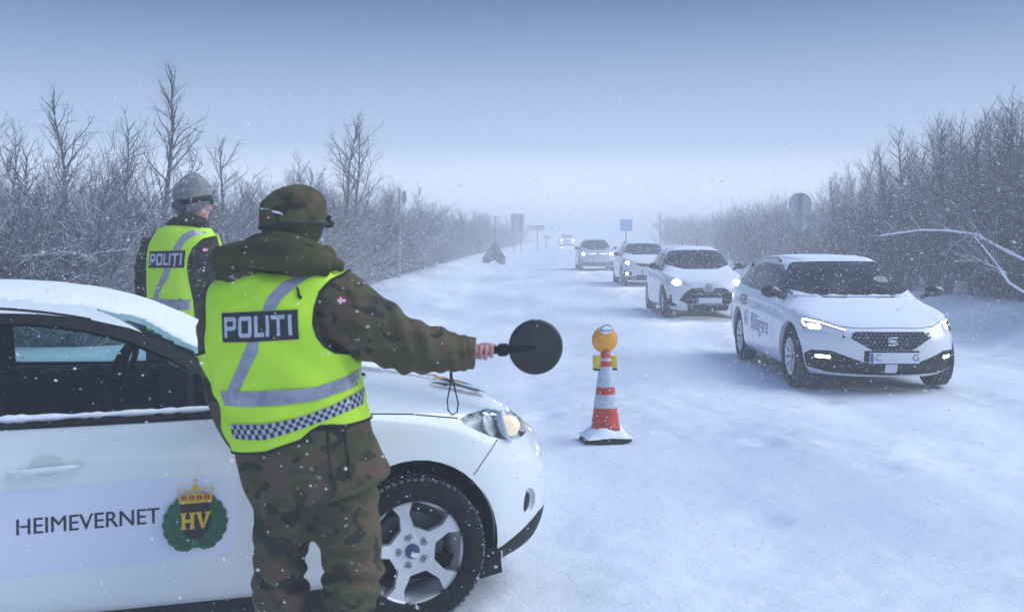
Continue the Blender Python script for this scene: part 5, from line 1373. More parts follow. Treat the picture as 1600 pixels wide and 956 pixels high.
strip([(355, 666), (417, 661), (472, 650), (517.6, 633.8), (567, 611)], [(362, 687), (414, 685.7), (456, 674), (521, 651.6), (570.5, 635)], 'chequered_band', checkm, .003, True, 60)
vest_word(A_, vb, [(345, 536), (467.3, 530), (465.7, 483), (344, 489.5)], ve, .0028, yv)
bm = bmesh.new(); pts = [P(460, 449, -.20), P(463, 456, -.203), P(464, 462, -.2), P(468, 467, -.2)]
pts = [vb.ray_cast(Vector((p.x, -1, p.z)), Vector((0, 1, 0)), 2)[0]+Vector((0, -.006, 0)) for p in pts]; tube(bm, pts, [.003, .004, .005, .006], 6); obm('draw_cord', bm, trimm, so)
# vent flap and pocket on the jacket skirt
bm = bmesh.new()
for a, b_ in (((509, 666), (519, 755)), ((533, 668), (548, 752))):
    pts = []
    for k in range(12):
        t_ = k/11; p = P(a[0]*(1-t_)+b_[0]*t_, a[1]*(1-t_)+b_[1]*t_, -.17); h = jk.ray_cast(Vector((p.x, -1, p.z)), Vector((0, 1, 0)), 2)
        if h[0] is not None: pts.append(h[0]+Vector((0, -.001, 0)))
    tube(bm, pts, .0045, 6)
obm('back_pleat', bm, camo_d, so)
# hood bunched behind the neck + collar
bm = bmesh.new()
tube(bm, [P(346, 420, -.02), P(352, 408, -.06), P(378, 398, -.10), P(412, 394, -.13), P(450, 402, -.145), P(488, 412, -.13), P(514, 420, -.10)], [.040, .051, .049, .047, .050, .044, .024], 18)
tube(bm, [P(348, 424, -.03), P(370, 424, -.09), P(400, 420, -.11)], [.042, .038, .028], 14)
tube(bm, [P(398, 384, -.05), P(425, 378, -.105), P(455, 382, -.11), P(487, 393, -.07), P(505, 404, -.02)], [.030, .034, .034, .030, .022], 14)
tube(bm, [P(402, 386, .08), P(395, 388, .0), P(402, 386, -.06)], [.03, .035, .03], 12)
tube(bm, [P(498, 402, .08), P(508, 402, .02), P(500, 402, -.04)], [.03, .030, .03], 12)
tube(bm, [P(408, 400, 0), P(408, 385, 0)], [.10, .085], 20); ellipsoid(bm, P(450, 398, .0), (.125, .105, .06))
tube(bm, [P(490, 398, -.05), P(515, 410, -.04), P(533, 416, -.03)], [.040, .024, .007], 12)
for p, r_ in ((P(400, 415, -.08), .035), (P(460, 420, -.09), .03)): ellipsoid(bm, p, (.07, .04, r_))
bm = solid(bm, .0065, 3)
displace(bm, lambda co, n: .015*(1-2.2*abs(noise.noise(Vector((co.x*7-co.z*10, co.y*6, co.z*14)))))+.004*noise.noise(co*22))
obm('hood', bm, hood_m, so)
# body: continuous skin figure (trunk, limbs, head, hand with fingers)
hc = P(459, 346, .015); face = Vector((.56, .83, -.03))
wr = P(742, 552, -.01)
def HP(px, py, y): return P(px, py, y-.01)
hand = [([wr, HP(746, 549, .006), HP(756, 547, .012), HP(765, 546, .012)], [.027, .027, .024, .020]), ([HP(742, 544, -.002), HP(766, 541, -.002)], [.014, .013])]
fing = []
for x_, r_, dl in ((767.5, .0078, -1.5), (758.6, .0082, 2.4), (749.8, .0078, 1.5), (741.6, .0072, -1)):
    fing.append(([HP(x_, 541, -.006), HP(x_+.6, 543, -.026), HP(x_+1.2, 549, -.034), HP(x_+.8, 555.5+dl, -.029), HP(x_, 559.5+dl, -.016)], [r_*1.05, r_*1.05, r_, r_*.97, r_*.88]))
fing.append(([HP(750, 542, .016), HP(758, 539, .014), HP(767, 539.5, .008), HP(775, 541.5, .0)], [.013, .0112, .0100, .0085]))
limbs = [([P(452, 740), P(450, 640), P(440, 540), P(440, 455)], [.13, .125, .13, .12]), ([P(440, 455), P(452, 410), P(458, 372)], [.07, .062, .058]),
 ([P(440, 452), P(510, 470), P(632, 537), P(744, 552, -.01)], [.08, .058, .044, .027]), ([P(440, 455), P(360, 468), P(348, 580, .07), P(412, 715, .26)], [.08, .055, .042, .028]),
 ([P(412, 715, .26), P(425, 722, .31), P(432, 724, .34)], [.03, .034, .02]),
 ([P(465, 740), P(438, 860), P(444, 1060), ], [.09, .06, .04]), ([P(515, 740), P(548, 860), P(534, 1060)], [.09, .062, .04]), ([P(444, 1058, 0), P(444, 1066, .12)], [.04, .03]), ([P(534, 1058, 0), P(534, 1066, .12)], [.04, .03])]
for k in range(4): limbs.append(([P(428+2*k, 720+2*k, .33), P(430+2*k, 728+k, .375), P(426+2*k, 733+k, .385)], [.010, .009, .008]))
bm, fr = skin_body(limbs, hand+fing, .0040, face, hc, .098); obm('body', bm, skin, so)
s_, f_, rot_, Hh = fr
for k in (1, -1):
    bm = bmesh.new(); ellipsoid(bm, Hh(k*.32, .80, .04), (.013, .013, .013), None, 12); obm('eye', bm, mat('eye_white', (.6, .6, .6), .2), so)
# cap: crown, band with ear flaps, peak, strap
bm = bmesh.new()
C = [(P(452, 290.5), P(474, 290.5), .03, .03), (P(438, 293.5), P(489, 293.5), .062, .062), (P(428, 299), P(498, 299), .088, .088), (P(417, 309), P(505, 308), .105, .107), (P(409, 323), P(509, 322), .118, .119), (P(407, 338), P(510, 337), .121, .122), (P(408, 351), P(510, 349), .121, .121)]
ring_loft(bm, densify(C, 4), 48, 2.15); bm = solid(bm, .006, 2)
displace(bm, lambda co, n: .0075*noise.noise(Vector((co.x*11, co.y*11, co.z*9)))+.0045*(1-2.4*abs(noise.noise(Vector((co.x*9+3, co.y*9, co.z*16)))))+.003*math.exp(-((co.z-P(0, 312).z-.02*noise.noise(co*8))/.004)**2)); obm('field_cap', bm, camo_m, so)
bm = bmesh.new(); C = [(P(411, 346), P(507, 345), .114, .114), (P(411, 360), P(506, 358), .108, .105), (P(414, 374), P(500, 372), .098, .085), (P(419, 388), P(488, 386), .085, .06)]
ring_loft(bm, densify(C, 4), 44, 2.15)
bm.faces.layers.int.new('tag')
# open the flap where the face looks out
bmesh.ops.delete(bm, geom=[f for f in bm.faces if (f.calc_center_median()-hc).normalized().dot(face.normalized()) > .40], context='FACES')
bm = bake(bm, [('SOLIDIFY', dict(thickness=.007, offset=1))]); displace(bm, lambda co, n: .003*noise.noise(co*20)); obm('ear_flap', bm, hood_m, so)
bm = bmesh.new(); rows = []
for a in range(-8, 9):
    an = a/8*R(58); d = Matrix.Rotation(an, 3, 'Z') @ face.normalized(); d.z = 0; d.normalize()
    L2 = .095+.040*math.cos(an*1.5); rows.append([hc+d*.100+Vector((0, 0, .012)), hc+d*(.10+L2*.5)+Vector((0, 0, .010-.010*math.cos(an))), hc+d*L2*1.18+Vector((0, 0, -.004-.02*math.cos(an)))])
vv = [[bm.verts.new(p) for p in r_] for r_ in rows]
for a, b_ in zip(vv, vv[1:]):
    for j in range(2): bm.faces.new((a[j], a[j+1], b_[j+1], b_[j]))
bm = bake(bm, [('SOLIDIFY', dict(thickness=.006, offset=0)), ('SUBSURF', dict(levels=1))]); obm('cap_peak', bm, camo_d, so)
# goggles pushed round to the face side, strap with snow
def band(z_of, rx, ry, half, nm, m, par, th=.004, a0=-180, a1=180, cen=None):
    bm = bmesh.new(); prev = None; first = None; cen = cen or hc
    for a in range(a0, a1+1, 6):
        an = R(a); r2 = [bm.verts.new(Vector((cen.x+rx*math.cos(an), cen.y+ry*math.sin(an), z_of(math.cos(an), math.sin(an))+k*half))) for k in (-1, 1)]
        if prev: bm.faces.new((prev[0], r2[0], r2[1], prev[1]))
        prev = r2
    bm = bake(bm, [('SOLIDIFY', dict(thickness=th, offset=1))]); return obm(nm, bm, m, par)
zc = P(0, 352).z; gcen = P(459, 350, 0)
gs = band(lambda c_, s2: zc+.006*s2*(-1)-.002+.008*c_, .122, .124, .0065, 'goggle_strap', mat('strap_dark', (.03, .033, .036), .8, snow=.35), so, cen=gcen)
bm = bmesh.new(); d = face.normalized(); sd_ = Vector((d.y, -d.x, 0)).normalized()
M_g = Matrix.Translation(P(499, 359, -.02))
for (c_, rx, rz, tk) in ((P(495, 357, -.02), .040, .030, .016),):
    Mq = Matrix.Translation(c_) @ Matrix((Vector((.62, .30, .72)).normalized().to_tuple(), Vector((-.40, .91, 0)).normalized().to_tuple(), Vector((-.65, -.28, .69)).normalized().to_tuple())).transposed().to_4x4()
    prism(bm, [(x, y) for x, y in circ(0, 0, rx, 24, rz)], -tk, tk, Mq)
bm = bake(bm, [('BEVEL', dict(width=.008, segments=3))]); obm('goggles', bm, mat('goggle_shell', (.022, .026, .032), .55, spec=.3, noise_scale=20, base2=(.10, .12, .14)), so)
bm = bmesh.new(); tube(bm, [P(502, 349, -.02), P(510, 344, -.01), P(516, 338, .0)], [.008, .012, .006], 8); obm('strap_clip', bm, blackp, so)
bm = bmesh.new()
for a, b_ in (((414, 327), (434, 328)), ((435, 331), (452, 335))):
    pts = []
    for k in range(6):
        t_ = k/5; p = P(a[0]*(1-t_)+b_[0]*t_, a[1]*(1-t_)+b_[1]*t_, 0); pts.append(Vector((p.x, -.0, p.z)))
    for p in pts:
        rr_ = max(0.001, 1-((p.x-gcen.x)/.121)**2); p.y = gcen.y-.122*math.sqrt(rr_)
    tube(bm, pts, [.004, .006, .007, .007, .006, .003], 6, flat=.6)
obm('cap_snow', bm, snowload, so)
# sleeve badge: small red flag with white cross
def flag(fig, bvh, px, py, r_, par):
    p = fig.p(px, py, 0); M_ = Matrix.Translation((p.x, -1, p.z)) @ Matrix.Rotation(R(90), 4, 'X')
    fb = flat_polys([(rounded(-r_, -r_*.8, r_, r_*.8, .003), 0), (rounded(-r_, -r_*.26, r_, r_*.26, .001, 1), 1), (rounded(-r_*.45, -r_*.8, r_*.02, r_*.8, .001, 1), 1)])
    obm('flag_badge', project(fb, M_, bvh, .003, .02), [redm, whm], par)
flag(A_, jk, 543, 466, .0145, so)

# ---- stop disc held by the soldier (its own thing), with wrist cord
pd = empty('stop_disc', (A_.x0, A_.Y, 0), 0, 'black round hand-held stop disc on a stubby grip, in the outstretched hand', 'signal disc')
hd_ = [P(748, 550, -.012), P(770, 547, -.014), P(790, 546, -.014)]
bm = bmesh.new(); tube(bm, hd_, [.0135, .0145, .0155], 16); obm('grip', bm, blackp, pd, sharp=40)
bm = bmesh.new(); tube(bm, [P(778, 547, -.014), P(780, 547, -.014), P(792, 546, -.014), P(794, 546, -.014)], [.018, .023, .023, .018], 18); obm('collar', bm, blackp, pd, sharp=40)
dc = P(837, 542, -.012); bm = bmesh.new(); Md = Matrix.Translation(dc) @ Matrix.Rotation(R(90), 4, 'X') @ Matrix.Rotation(R(8), 4, 'Y')
lathe(bm, [(0, .009), (.085, .009), (.094, .007), (.0985, .003), (.1, 0), (.0985, -.003), (.094, -.007), (.085, -.009), (0, -.009)], 64, Md); obm('disc', bm, mat('disc_black', (.010, .011, .014), .42, noise_scale=16, base2=(.022, .026, .032)), pd, sharp=40)
bm = bmesh.new(); tube(bm, [P(792, 546, -.018), P(805, 545, -.030), P(822, 544, -.026), P(836, 543, -.020)], [.016, .014, .011, .006], 14); obm('disc_spine', bm, blackp, pd)
bm = bmesh.new(); tube(bm, [P(746, 552, .0), P(728, 566, .03), P(712, 574, .02), P(705, 580, 0), P(704, 600, 0), P(699, 625, 0), P(700, 640, 0), P(706, 648, 0), P(714, 644, 0), P(716, 630, 0), P(710, 604, 0), P(705, 585, 0)], .0028, 6)
tube(bm, [P(704.5, 576, 0), P(705, 590, 0)], [.005, .0055], 8); obm('wrist_cord', bm, blackp, pd)

# ======== second soldier, beanie
B_ = Fig(285, 7.6); B_.gz = ground(XW(285, 7.6), 7.6); Q = B_.p
s2 = empty('person', (B_.x0, B_.Y, B_.gz), 0, 'soldier in a grey knitted hat and yellow police vest looking away toward the cars', 'person')
J2 = [(Q(272, 348), Q(312, 348), .09, .09), (Q(250, 360), Q(328, 361), .13, .11), (Q(235, 376), Q(337, 380), .155, .12), (Q(230, 400), Q(338, 405), .165, .13), (Q(230, 440), Q(330, 445), .165, .14), (Q(231, 490), Q(326, 490), .165, .15), (Q(230, 530), Q(328, 530), .17, .16), (Q(230, 566), Q(328, 566), .165, .155)]
bm = bmesh.new(); ring_loft(bm, densify(J2, 4), 40)
tube(bm, [Q(318, 378, .0), Q(326, 400, .0), Q(324, 440, -.02), Q(322, 480, -.01), Q(328, 520, .10), Q(338, 535, .2)], [.10, .098, .088, .078, .066, .052], 18)
tube(bm, [Q(240, 378, .0), Q(231, 405, .02), Q(228, 440, .03), Q(228, 480, .04), Q(232, 520, .12), Q(240, 535, .2)], [.085, .082, .076, .070, .062, .05], 18)
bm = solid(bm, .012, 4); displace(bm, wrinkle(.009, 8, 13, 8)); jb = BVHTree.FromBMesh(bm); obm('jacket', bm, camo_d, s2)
bm = bmesh.new()
tube(bm, [Q(262, 560), Q(260, 620, .0), Q(258, 700, 0)], [.125, .095, .075], 16); tube(bm, [Q(302, 560), Q(304, 620, .0), Q(305, 700, 0)], [.125, .095, .075], 16)
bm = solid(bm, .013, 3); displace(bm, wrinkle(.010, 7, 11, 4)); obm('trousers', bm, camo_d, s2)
for px_ in (258, 305):
    bm = bmesh.new(); c_ = Q(px_, 700); tube(bm, [Vector((c_.x, 0, .24)), Vector((c_.x, 0, .06))], [.062, .06], 14); ellipsoid(bm, (c_.x, .07, .05), (.05, .15, .05)); bm = solid(bm, .012, 2); obm('boot', bm, bootm, s2)
Vr = [(Q(262, 351), Q(318, 352), .125, .11), (Q(248, 358), Q(330, 359), .160, .13), (Q(235, 374), Q(341, 378), .182, .14), (Q(228, 400), Q(340, 402), .190, .15), (Q(227, 440), Q(332, 440), .190, .16), (Q(228, 480), Q(330, 480), .190, .165), (Q(228, 515), Q(332, 515), .195, .17)]
bm = bmesh.new(); ring_loft(bm, densify(Vr, 6), 80, 2.3, cap=False); displace(bm, lambda co, n: .005*noise.noise(Vector((co.x*6, co.y*6, co.z*4)))+.004*(1-2*abs(noise.noise(Vector((co.x*8, 3, co.z*1.6))))))
bm.faces.layers.int.new('tag'); bm.normal_update()
def q3(pts): return [(Q(a, b_, -.12).x, Q(a, b_, -.12).z) for a, b_ in pts]
armhole(bm, q3([(334, 368), (318, 374), (305, 388), (299, 402), (297, 420), (300, 440), (305, 470), (309, 520), (360, 520), (360, 360), (340, 360)]))
armhole(bm, q3([(240, 362), (230, 384), (228, 404), (229, 430), (229, 520), (200, 520), (200, 360)]))
bnd = binding(bm, .005); bm = bake(bm, [('SOLIDIFY', dict(thickness=.004, offset=1))]); vb2 = BVHTree.FromBMesh(bm); ve2 = obm('police_vest', bm, hivis, s2); obm('vest_binding', bnd, trimm, ve2)
bm = bmesh.new()
tube(bm, [Q(338, 366, .03), Q(342, 378, .0), Q(346, 392, .0)], [.012, .014, .008], 8); obm('vest_front_edge', bm, hivis, ve2)
for s_ in ([(297, 359), (322, 363), (302, 368), (290, 377), (281, 392), (270, 391), (278, 375), (286, 366)], [(258, 419), (268, 419), (262, 437), (252, 450), (247, 466), (238, 466), (244, 449), (253, 432)], [(228, 466), (250, 467), (306, 469), (308, 485), (250, 482), (228, 479)]):
    sheet(B_, vb2, s_, 'reflective_band', reflt, ve2, .003, -.18, .03)
vest_word(B_, vb2, [(229.5, 419), (288, 418), (290, 391), (231, 393)], ve2, .004, -.18)
flag(B_, jb, 328, 390, .015, s2)
fb = flat_polys([(rounded(-.035, -.03, .035, .03, .006), 0)]); p = Q(327, 406); obm('shoulder_patch', project(fb, Matrix.Translation((p.x, -1, p.z)) @ Matrix.Rotation(R(90), 4, 'X'), jb, .003, .02), mat('patch_navy', (.015, .02, .035), .7), s2)
hc2 = Q(305, 318, .01); face2 = Vector((.72, .69, 0))
limbs = [([Q(282, 560), Q(282, 460), Q(284, 372)], [.14, .13, .11]), ([Q(284, 372), Q(296, 350), Q(301, 335)], [.075, .065, .058]), ([Q(284, 375), Q(322, 385), Q(323, 450), Q(338, 535, .2)], [.07, .06, .045, .028]), ([Q(284, 375), Q(240, 385), Q(229, 450), Q(240, 535, .2)], [.07, .06, .045, .028]),
 ([Q(270, 560), Q(260, 620), Q(258, 705)], [.09, .06, .04]), ([Q(296, 560), Q(304, 620), Q(305, 705)], [.09, .06, .04])]
for (hx_, hy_) in ((338, 535), (240, 535)):
    limbs.append(([Q(hx_, hy_, .2), Q(hx_+2, hy_+6, .27)], [.034, .036]))
    for k in range(4): limbs.append(([Q(hx_-3+3*k, hy_+7, .27), Q(hx_-3+3*k, hy_+13, .32), Q(hx_-3+3*k, hy_+18, .33)], [.010, .009, .008]))
    limbs.append(([Q(hx_-5, hy_+3, .22), Q(hx_-10, hy_+8, .27)], [.011, .009]))
bm, fr2 = skin_body(limbs, [], .008, face2, hc2, .100); obm('body', bm, skin, s2)
bm = bmesh.new(); tube(bm, [Q(277, 352, -.09), Q(284, 345, -.10), Q(300, 343, -.11), Q(316, 349, -.08)], [.035, .042, .040, .03], 14); tube(bm, [Q(270, 354, 0), Q(276, 348, -.06)], [.05, .04], 12); ellipsoid(bm, Q(298, 352, 0), (.115, .11, .07)); tube(bm, [Q(318, 352, 0), Q(316, 350, -.06)], [.04, .03], 10)
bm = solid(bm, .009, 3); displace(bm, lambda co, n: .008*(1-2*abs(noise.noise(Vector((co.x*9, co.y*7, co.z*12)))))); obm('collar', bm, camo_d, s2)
bm = bmesh.new(); C = [(Q(296, 273, 0), Q(309, 273, 0), .03, .03), (Q(286, 279), Q(319, 279), .075, .075), (Q(276, 288), Q(326, 287), .105, .105), (Q(272, 300), Q(330, 299), .120, .118), (Q(272, 312), Q(330, 311), .124, .12), (Q(273, 322), Q(325, 320), .122, .100), (Q(275, 333), Q(314, 330), .110, .06), (Q(279, 338), Q(303, 337), .090, .02)]
ring_loft(bm, densify(C, 4), 44, 2.1); ellipsoid(bm, Q(306, 277, 0), (.035, .03, .028)); bm = solid(bm, .007, 2)
bm.faces.layers.int.new('tag')
displace(bm, lambda co, n: .004*noise.noise(co*14)+.0035*math.sin(math.atan2(co.y-hc2.y, co.x-hc2.x)*46)); obm('knitted_hat', bm, knit, s2)
g2 = Q(301, 318, 0)
band(lambda c_, s_: Q(0, 316).z+.030*c_*(1 if s_ < 0 else .4), .134, .134, .019, 'goggle_strap', mat('strap_black', (.012, .013, .015), .8), s2, cen=g2)
bm = bmesh.new(); ellipsoid(bm, Q(283, 321, -.105), (.050, .028, .052)); obm('goggles', bm, mat('goggle_shell', (.02, .02, .02)), s2)
# ------------------------------------------------------------------ traffic cone with warning lamp
CX, CY = .767, 8.93; cz0 = ground(CX, CY)
co = empty('traffic_cone', (CX, CY, cz0), R(12), 'orange and white striped cone with an amber warning lamp on top, snow on its foot', 'cone')
orange = mat('cone_orange', (.60, .050, .008), .5, noise_scale=14, base2=(.46, .036, .008)); cwhite = mat('cone_reflective_sleeve', (.55, .60, .66), .45, noise_scale=16, base2=(.42, .48, .55))
amber = mat('lamp_amber', (.85, .36, .01), .6, noise_scale=9, base2=(.78, .29, .01)); yellow = mat('lamp_case_yellow', (.66, .50, .02), .45, snow=.30)
bm = bmesh.new(); oc = [(.21*math.cos(R(22.5+45*k))*1.05, .20*math.sin(R(22.5+45*k))) for k in range(8)]
sq = smooth_poly([(-.20, -.17), (.20, -.17), (.20, .17), (-.20, .17)], 1)
prism(bm, sq, .0, .035, Matrix.Translation((0, 0, -.005))); bm = bake(bm, [('BEVEL', dict(width=.006, segments=2))]); obm('base_plate', bm, blackp, co, sharp=35)
def crad(z): return .128-(.128-.036)*(z-.03)/.70
def sleeve(z0, z1, m, nm, d=0.0):
    bm = bmesh.new(); lathe(bm, [(crad(z0)+d-.01, z0), (crad(z0)+d, z0), (crad((z0+z1)/2)+d, (z0+z1)/2), (crad(z1)+d, z1), (crad(z1)-.012, z1)], 40); return obm(nm, bm, m, co, sharp=40)
sleeve(.03, .735, orange, 'cone_body'); sleeve(.275, .385, cwhite, 'reflective_sleeve', .002); sleeve(.445, .610, cwhite, 'reflective_sleeve', .002); sleeve(.655, .678, cwhite, 'reflective_collar', .002)
bm = bmesh.new(); lathe(bm, [(crad(.05)+.001, .05), (crad(.11)+.0012, .11)], 40); bmesh.ops.delete(bm, geom=[f for f in bm.faces if f.calc_center_median().y > -.06 or f.calc_center_median().x < -.015], context='FACES'); obm('cone_label', bm, mat('label_maroon', (.16, .02, .02), .6), co)
lp = empty('warning_lamp', (0, 0, 0)); lp.parent = co
bm = bmesh.new()
for s_ in (1, -1): box(bm, (s_*.068, .015, .645), (.062, .07, .115), bev=.014)
box(bm, (0, .04, .655), (.15, .03, .09), bev=.01); obm('lamp_case', bm, yellow, lp, sharp=35)
bm = bmesh.new()
for s_ in (1, -1): box(bm, (s_*.068, .013, .584), (.058, .068, .016), bev=.004)
obm('case_foot', bm, blackp, lp, sharp=35)
Ml = Matrix.Translation((0, .02, .825)) @ Matrix.Rotation(R(90), 4, 'X')
bm = bmesh.new(); ellipsoid(bm, (0, .02, .825), (.106, .046, .106), None, 40); obm('amber_lens', bm, amber, lp)
bm = bmesh.new(); lathe(bm, [(.1055, .006), (.109, .004), (.109, -.004), (.1055, -.006)], 48, Ml); obm('lens_rim', bm, mat('lens_rim_orange', (.45, .2, .02), .5), lp)
bm = bmesh.new(); tube(bm, [(-.052, -.035, .905), (-.040, -.035, .935), (-.02, -.035, .948), (.02, -.035, .948), (.040, -.035, .935), (.052, -.035, .905), (-.052, -.035, .903)], .0035, 6); obm('carry_wire', bm, blackp, lp)
bm = bmesh.new(); ellipsoid(bm, (0, -.012, .905), (.055, .022, .030)); ellipsoid(bm, (.0, -.02, .665), (.02, .02, .012)); displace(bm, lambda c_, n: .006*noise.noise(c_*30)); obm('lamp_snow', bm, snowload, lp)
bm = bmesh.new(); n_ = 26
V_ = {}
for i in range(n_+1):
    for j in range(n_+1):
        x = -.195+.39*i/n_; y = -.165+.33*j/n_; r_ = math.hypot(x, y); ed = min(.2-abs(x), .17-abs(y))
        V_[i, j] = bm.verts.new((x, y, .031+min(1, max(0, ed)/.05)**.5*(.032+.055*math.exp(-((r_-.12)/.05)**2)*(1+.9*noise.noise(Vector((x*9, y*9, 2)))) + .012*noise.noise(Vector((x*25, y*25, 1))))-.004))
for i in range(n_):
    for j in range(n_): bm.faces.new([V_[k] for k in ((i, j), (i+1, j), (i+1, j+1), (i, j+1))])
obm('foot_snow', bm, snowload, co)
bm = bmesh.new()
for k in range(60):
    a = rnd.uniform(0, 2*PI); z = .12+.5*rnd.random()**2; r_ = crad(z)+.002; ellipsoid(bm, (r_*math.cos(a), r_*math.sin(a), z), (.006*rnd.uniform(.4, 1.6),)*3, None, 5)
o = obm('clinging_snow', bm, snowload, co); o['kind'] = 'stuff'

# ------------------------------------------------------------------ signs in the mist
galv = mat('galvanised_steel', (.26, .29, .30), .5, metal=.5, noise_scale=8, base2=(.36, .40, .42), snow=.15); alu = mat('sign_back_aluminium', (.40, .45, .46), .6, metal=.1, noise_scale=3, base2=(.60, .65, .68), snow=.1)
def at_px(px, py, Y): return Vector((XW(px, Y), Y, EYE-(py-HOR)/FPX*Y))
def post(par, px, Y, top_py, r_=.03, base=None, m=None):
    z0 = ground(XW(px, Y), Y)-.2; z1 = at_px(px, top_py, Y).z; bm = bmesh.new(); tube(bm, [(0, 0, -.2), (0, 0, z1-z0-.2)], r_, 12); o = obm('post', bm, m or galv, par, sharp=40); return o
def sign_root(px, Y, nm, label, group=None): return empty(nm, (XW(px, Y), Y, ground(XW(px, Y), Y)), 0, label, 'road sign', group)
def rel(root, px, py, Y, dy=0): return at_px(px, py, Y)-root.location+Vector((0, dy, 0))
# left: tall post with edge-on plates
Y = 34; r1 = sign_root(624, Y, 'road_sign', 'tall sign post with narrow frosted plates at the edge of the thicket'); post(r1, 624, Y, 295, .045)
for px0, px1, py0, py1, nm in ((627, 635, 298, 320, 'round_plate'), (614, 622, 335, 348, 'diamond_plate')):
    bm = bmesh.new(); a = rel(r1, px0, py1, Y, .06); b_ = rel(r1, px1, py0, Y, .06); cx = (a.x+b_.x)/2; czz = (a.z+b_.z)/2; hw = abs(b_.x-a.x)/2; hh2 = abs(b_.z-a.z)/2
    M_ = Matrix.Translation((cx, .06, czz)) @ Matrix.Rotation(R(90), 4, 'X'); prism(bm, circ(0, 0, hw, 28, hh2) if nm[0] == 'r' else [(-hw, 0), (0, -hh2), (hw, 0), (0, hh2)], -.004, .004, M_); obm(nm, bm, mat('frosted_plate', (.34, .40, .46), .6), r1, smooth=False)
for py in (322, 350, 358, 365):
    bm = bmesh.new(); p = rel(r1, 624, py, Y); lathe(bm, [(.046, -.03), (.075, -.02), (.075, .02), (.046, .03)], 14, Matrix.Translation(p)); box(bm, p+Vector((0, .03, 0)), (.22, .03, .03)); obm('bracket', bm, galv, r1, sharp=40)
bm = bmesh.new(); ellipsoid(bm, rel(r1, 624, 294, Y), (.07, .06, .05)); obm('snow_cap', bm, snowload, r1)
# right: round and diamond signs seen from behind
Y = 28; r2 = sign_root(1251, Y, 'road_sign', 'back of a round sign above a diamond sign, rising behind the estate car roof'); post(r2, 1251, Y, 303, .036)
c_ = rel(r2, 1251, 319, Y, .05); bm = bmesh.new(); lathe(bm, [(0, -.004), (.285, -.004), (.29, -.02), (.298, -.02), (.298, .006), (0, .006)], 48, Matrix.Translation(c_) @ Matrix.Rotation(R(90), 4, 'X') @ Matrix.Scale(-1, 4, (0, 0, 1))); bmesh.ops.recalc_face_normals(bm, faces=bm.faces); obm('round_plate', bm, mat('sign_back_grey', (.52, .58, .60), .6, noise_scale=5, base2=(.62, .67, .70)), r2, sharp=30)
c_ = rel(r2, 1251, 352, Y, .05); bm = bmesh.new(); prism(bm, [(-.24, 0), (0, -.24), (.24, 0), (0, .24)], -.004, .004, Matrix.Translation(c_) @ Matrix.Rotation(R(90), 4, 'X')); obm('diamond_plate', bm, mat('sign_back_grey', (.2, .2, .2)), r2, smooth=False)
for dx in (-.035, .035):
    bm = bmesh.new(); a = rel(r2, 1251, 304, Y); b_ = rel(r2, 1251, 336, Y); box(bm, ((dx), .03, (a.z+b_.z)/2), (.018, .03, a.z-b_.z)); box(bm, (dx, .03, c_.z), (.018, .03, .42)); obm('rail', bm, galv, r2, smooth=False)
for py in (312, 332, 346, 362, 372, 380):
    bm = bmesh.new(); p = rel(r2, 1251, py, Y); lathe(bm, [(.036, -.03), (.056, -.02), (.056, .02), (.036, .03)], 14, Matrix.Translation((0, 0, p.z))); obm('bracket', bm, galv, r2, sharp=40)
# folded triangular warning stand on the verge, with a thin marker rod
Y = 60; r3 = empty('folding_stand', (XW(772, Y), Y, ground(XW(772, Y), Y)), 0, 'grey folding triangular warning stand with snow drifted between its legs', 'warning stand')
def tri(pts, nm, m, dy): 
    bm = bmesh.new(); q = [rel(r3, a, b_, Y) for a, b_ in pts]; prism(bm, [(p.x, p.z) for p in q][::(1 if area2([(p.x, p.z) for p in q]) > 0 else -1)], -.02, .02, Matrix.Translation((0, dy, 0)) @ Matrix.Rotation(R(90), 4, 'X')); obm(nm, bm, m, r3, smooth=False)
gq = mat('stand_canvas_snowy', (.09, .10, .12), .8, noise_scale=5, base2=(.20, .22, .25))
tri([(773, 376), (755, 402), (756, 410), (764, 411), (772, 406), (781, 411), (788, 411), (789, 403)], 'snowy_canvas', gq, .1)
gp = mat('stand_canvas', (.07, .075, .09), .8, noise_scale=3, base2=(.20, .22, .26))
tri([(773, 376), (754, 403), (754, 413), (761, 412), (766, 409), (770, 408), (772, 395)], 'canvas_panel', gp, 0); tri([(773, 376), (790, 403), (789, 414), (782, 413), (776, 411), (774, 395)], 'canvas_panel', gp, .05)
bm = bmesh.new(); tube(bm, [rel(r3, 773, 357, Y), rel(r3, 773, 414, Y)], .022, 8); obm('rod', bm, mat('rod_red', (.28, .08, .10), .6), r3)
Y = 78; r4 = sign_root(774, Y, 'road_sign', 'small stack of horizontal plates on a post above the folding stand'); post(r4, 774, Y, 338, .05)
for k, w in enumerate((20, 15, 13, 17, 14)):
    bm = bmesh.new(); p = rel(r4, 774, 339+k*4, Y); box(bm, p, (w/FPX*Y, .05, .07)); obm('plate', bm, alu, r4, smooth=False)
Y = 92; r5 = sign_root(809, Y, 'road_sign', 'large rectangular sign seen from behind on thin posts, faint in the mist')
bm = bmesh.new(); a = rel(r5, 798, 363, Y); b_ = rel(r5, 819, 334, Y); box(bm, ((a.x+b_.x)/2, .05, (a.z+b_.z)/2), (b_.x-a.x, .03, b_.z-a.z)); obm('plate', bm, alu, r5, smooth=False)
for px_ in (803, 814): 
    bm = bmesh.new(); tube(bm, [Vector((rel(r5, px_, 334, Y).x, 0, -.2)), Vector((rel(r5, px_, 334, Y).x, 0, b_.z))], .05, 8); obm('post', bm, galv, r5)
for py in (340, 347, 354, 361):
    bm = bmesh.new(); p = rel(r5, 808, py, Y); box(bm, (p.x, .0, p.z), (b_.x-a.x, .04, .04)); obm('rail', bm, galv, r5, smooth=False)
